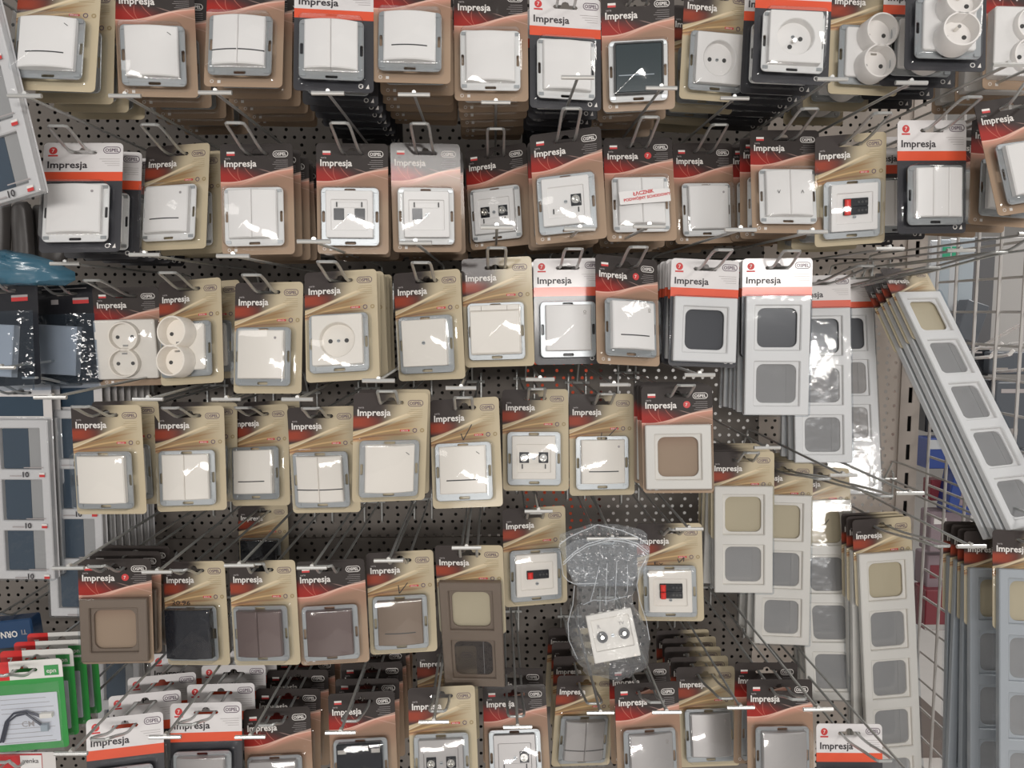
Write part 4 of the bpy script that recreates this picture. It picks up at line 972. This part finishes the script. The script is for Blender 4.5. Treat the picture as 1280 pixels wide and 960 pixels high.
M['crease'] = clearmat('bag_seal_and_highlight', tint=(0.9, 0.92, 0.94), base=0.10, rough=0.15, bump=0.3, bscale=80, haze=0.38, k=0.6)  # whitish plastic of the zip seal, also used for built-in crease highlights
def baglines(name, lines, dist, r_):
    mb = MB()
    for L in lines: mb.tube([tuple(at(x, y, dist)-bag.location) for x, y in L], r_, 'crease', 5)
    obj(name, mb, bag)
baglines('zip_seal', [[(700,680),(712,671),(723,666),(747,656),(777,663),(796,671),(809,680)], [(704,703),(718,690),(734,680),(762,672),(780,674),(796,679),(810,690)], [(704,706),(718,693),(734,683),(762,675),(780,677),(796,682),(810,693)]], 0.897, 0.0007)
baglines('crease_highlight', [[(704,719),(710,726),(718,730),(748,729)], [(809,695),(799,714),(796,732)], [(759,704),(758,730),(757,757)], [(771,702),(770,725),(769,750)], [(749,708),(744,730),(738,752)], [(784,706),(785,722),(784,740)], [(796,732),(800,752),(808,776),(812,800)], [(718,732),(716,756),(710,778),(711,800),(722,824)], [(704,719),(702,706),(700,690)], [(729,756),(742,750),(760,751),(784,745)]], 0.893, 0.0005)  # pale tubes standing in for highlights along the bag folds

# ================================================================ wire grid and the next bay on the right
GX = 0.752
M['gridw'] = pbr('grey_white_wire', (0.50, 0.48, 0.46), 0.4)
g = empty('wire_grid_panel', (GX, 0, 0)); tag(g, 'grey white wire grid panel standing out beside the slotted upright', 'grid panel')
mb = MB(); P_ = 0.054; y0 = -0.015
for i in range(15): mb.tube([(0, y0-P_*i, 0.08), (0, y0-P_*i, 2.4)], 0.0024, 'gridw', 6)
obj('upright_wires', mb, g)
mb = MB()
for i in range(46): mb.tube([(0.004, y0, 0.10+0.05*i), (0.004, y0-P_*14, 0.10+0.05*i)], 0.0022, 'gridw', 6)
obj('cross_wires', mb, g)
def bx(name, px0, py0, px1, py1, dist, th, mat, label, cat, group=None, rot=0.0, face=None):
    a, b = at(px0, py0, dist), at(px1, py1, dist); c = (a+b)/2; w_, h_ = abs(b.x-a.x), abs(a.z-b.z)
    r = empty(name, (c.x, c.y, c.z - h_/2)); r.rotation_euler = (0, rot, 0); tag(r, label, cat, group)
    mb = MB(); mb.plate(rr(0, h_/2, w_, h_, min(w_, h_)*0.06), [], 0, th, mat, ch=min(0.002, w_*0.1)); obj('body', mb, r)
    if face:
        mb = MB()
        for (u0, v0, u1, v1, fm) in face: mb.box(-w_/2+w_*u0, -w_/2+w_*u1, -0.0008, 0.0002, h_*(1-v1), h_*(1-v0), fm)
        obj('printed_label', mb, r)
    return r
M['royal'] = pbr('royal_blue_card', (0.02, 0.05, 0.22), 0.4, coat=0.3)
M['maroon'] = pbr('maroon_card', (0.16, 0.02, 0.03), 0.4, coat=0.3)
M['mauve'] = pbr('mauve_card', (0.22, 0.17, 0.19), 0.5)
M['greenp'] = pbr('green_print', (0.02, 0.30, 0.16), 0.5)
M['plinth'] = pbr('plinth_brown', (0.16, 0.13, 0.115), 0.5)
M['slate'] = pbr('slate_cover', (0.085, 0.095, 0.11), 0.4)
bx('metal_locker', 1236, 296, 1340, 452, 1.75, 0.3, 'lgrey', 'light grey metal panel seen through the wire grid at right', 'panel')
bx('metal_column', 1217, 296, 1236, 470, 1.74, 0.05, 'dgrey', 'dark grey column behind the wire grid', 'column')
for i, (x0, x1, m_) in enumerate(((1164, 1173, 'bluegrey'), (1176, 1185, 'mech'), (1188, 1196, 'bluegrey'), (1200, 1214, 'mech'))):
    bx('plastic_sleeve', x0, 300-i, x1, 392+i*3, 1.50, 0.004, m_, f'{ORD[i]} of the hanging grey plastic sleeves behind grid', 'sleeve', 'grey sleeves behind the grid', face=[(0.2, 0.10, 0.9, 0.24, 'greenp')] if i in (1, 2) else None)
bx('slate_bag', 1196, 376, 1222, 425, 1.46, 0.03, 'slate', 'slate grey bag hanging behind the wire grid', 'bag', rot=0.3)
for i, c in enumerate(((1204,446,1290,398), (1216,436,1248,434), (1214,448,1238,446), (1240,447,1262,443), (1262,430,1300,428), (1244,465,1290,461))):
    a, b = at(c[0], c[1], 1.62), at(c[2], c[3], 1.30); a.x = max(a.x, GX+0.04); b.x = max(b.x, GX+0.03)
    mb = MB(); mb.tube([(0, 0, 0), tuple(b-a), tuple(b-a+Vector((0.004, -0.004, 0.008)))], 0.0032, 'white', 7); obj_w('white_peg', mb, a, f'{ORD[i]} white peg wire from the top behind the grid', 'hook', 'white pegs behind the grid')
k = 0
for (x0, y0_, x1, y1, m_, ds) in ((1212,436,1236,470,'black',1.62), (1238,440,1282,468,'slate',1.60), (1216,474,1242,545,'black',1.58), (1246,478,1300,560,'slate',1.56), (1222,550,1262,610,'black',1.60), (1160,470,1186,540,'black',1.62), (1262,560,1310,640,'slate',1.6)):
    bx('dark_box', x0, y0_, x1, y1, ds, 0.05, m_, f'{ORD[k]} dark product box behind the wire grid, counted from top', 'box', 'dark boxes behind the grid', face=[(0.1, 0.1, 0.6, 0.16, 'txtf'), (0.15, 0.7, 0.5, 0.8, 'txtgrey')]); k += 1
bx('blue_pack', 1160, 548, 1188, 586, 1.60, 0.04, 'royal', 'upper royal blue pack behind the grid beside the upright', 'pack', 'blue packs behind the grid', face=[(0.1, 0.05, 0.8, 0.35, 'bluegrey')])
bx('blue_pack', 1186, 590, 1216, 642, 1.58, 0.04, 'royal', 'lower royal blue pack behind the grid', 'pack', 'blue packs behind the grid', rot=0.15, face=[(0.4, 0.5, 0.75, 0.8, 'mauve')])
bx('red_pack', 1164, 600, 1180, 626, 1.62, 0.03, 'maroon', 'small dark red pack left of the lower blue pack', 'pack')
bx('blue_pack', 1214, 600, 1232, 650, 1.64, 0.04, 'royal', 'darkest blue pack behind the slanting strip', 'pack', 'blue packs behind the grid')
bx('mauve_pack', 1164, 640, 1200, 690, 1.60, 0.04, 'mauve', 'mauve pack under the blue packs behind grid', 'pack', face=[(0.1, 0.15, 0.5, 0.3, 'greyw')])
bx('grey_pack', 1214, 640, 1240, 664, 1.60, 0.04, 'greyw', 'pale pack beside the foot of slanting strip', 'pack')
bx('maroon_pack', 1160, 694, 1192, 735, 1.62, 0.05, 'mauve', 'upper maroon and grey pack behind the grid', 'pack', 'maroon packs behind the grid', face=[(0.1, 0.3, 0.9, 0.7, 'maroon')])
bx('maroon_pack', 1158, 738, 1190, 788, 1.60, 0.05, 'maroon', 'lower maroon pack behind the grid', 'pack', 'maroon packs behind the grid', face=[(0.0, 0.85, 1.0, 0.98, 'lgrey')])
c = at(1172, 925, 2.35); mb = MB(); mb.box(-0.12, 0.10, 0, 0.5, 0, c.z, 'plinth'); o = obj_w('shelf_plinth', mb, (c.x, c.y, 0), 'brown grey shelf plinth on the floor behind the grid', 'plinth')
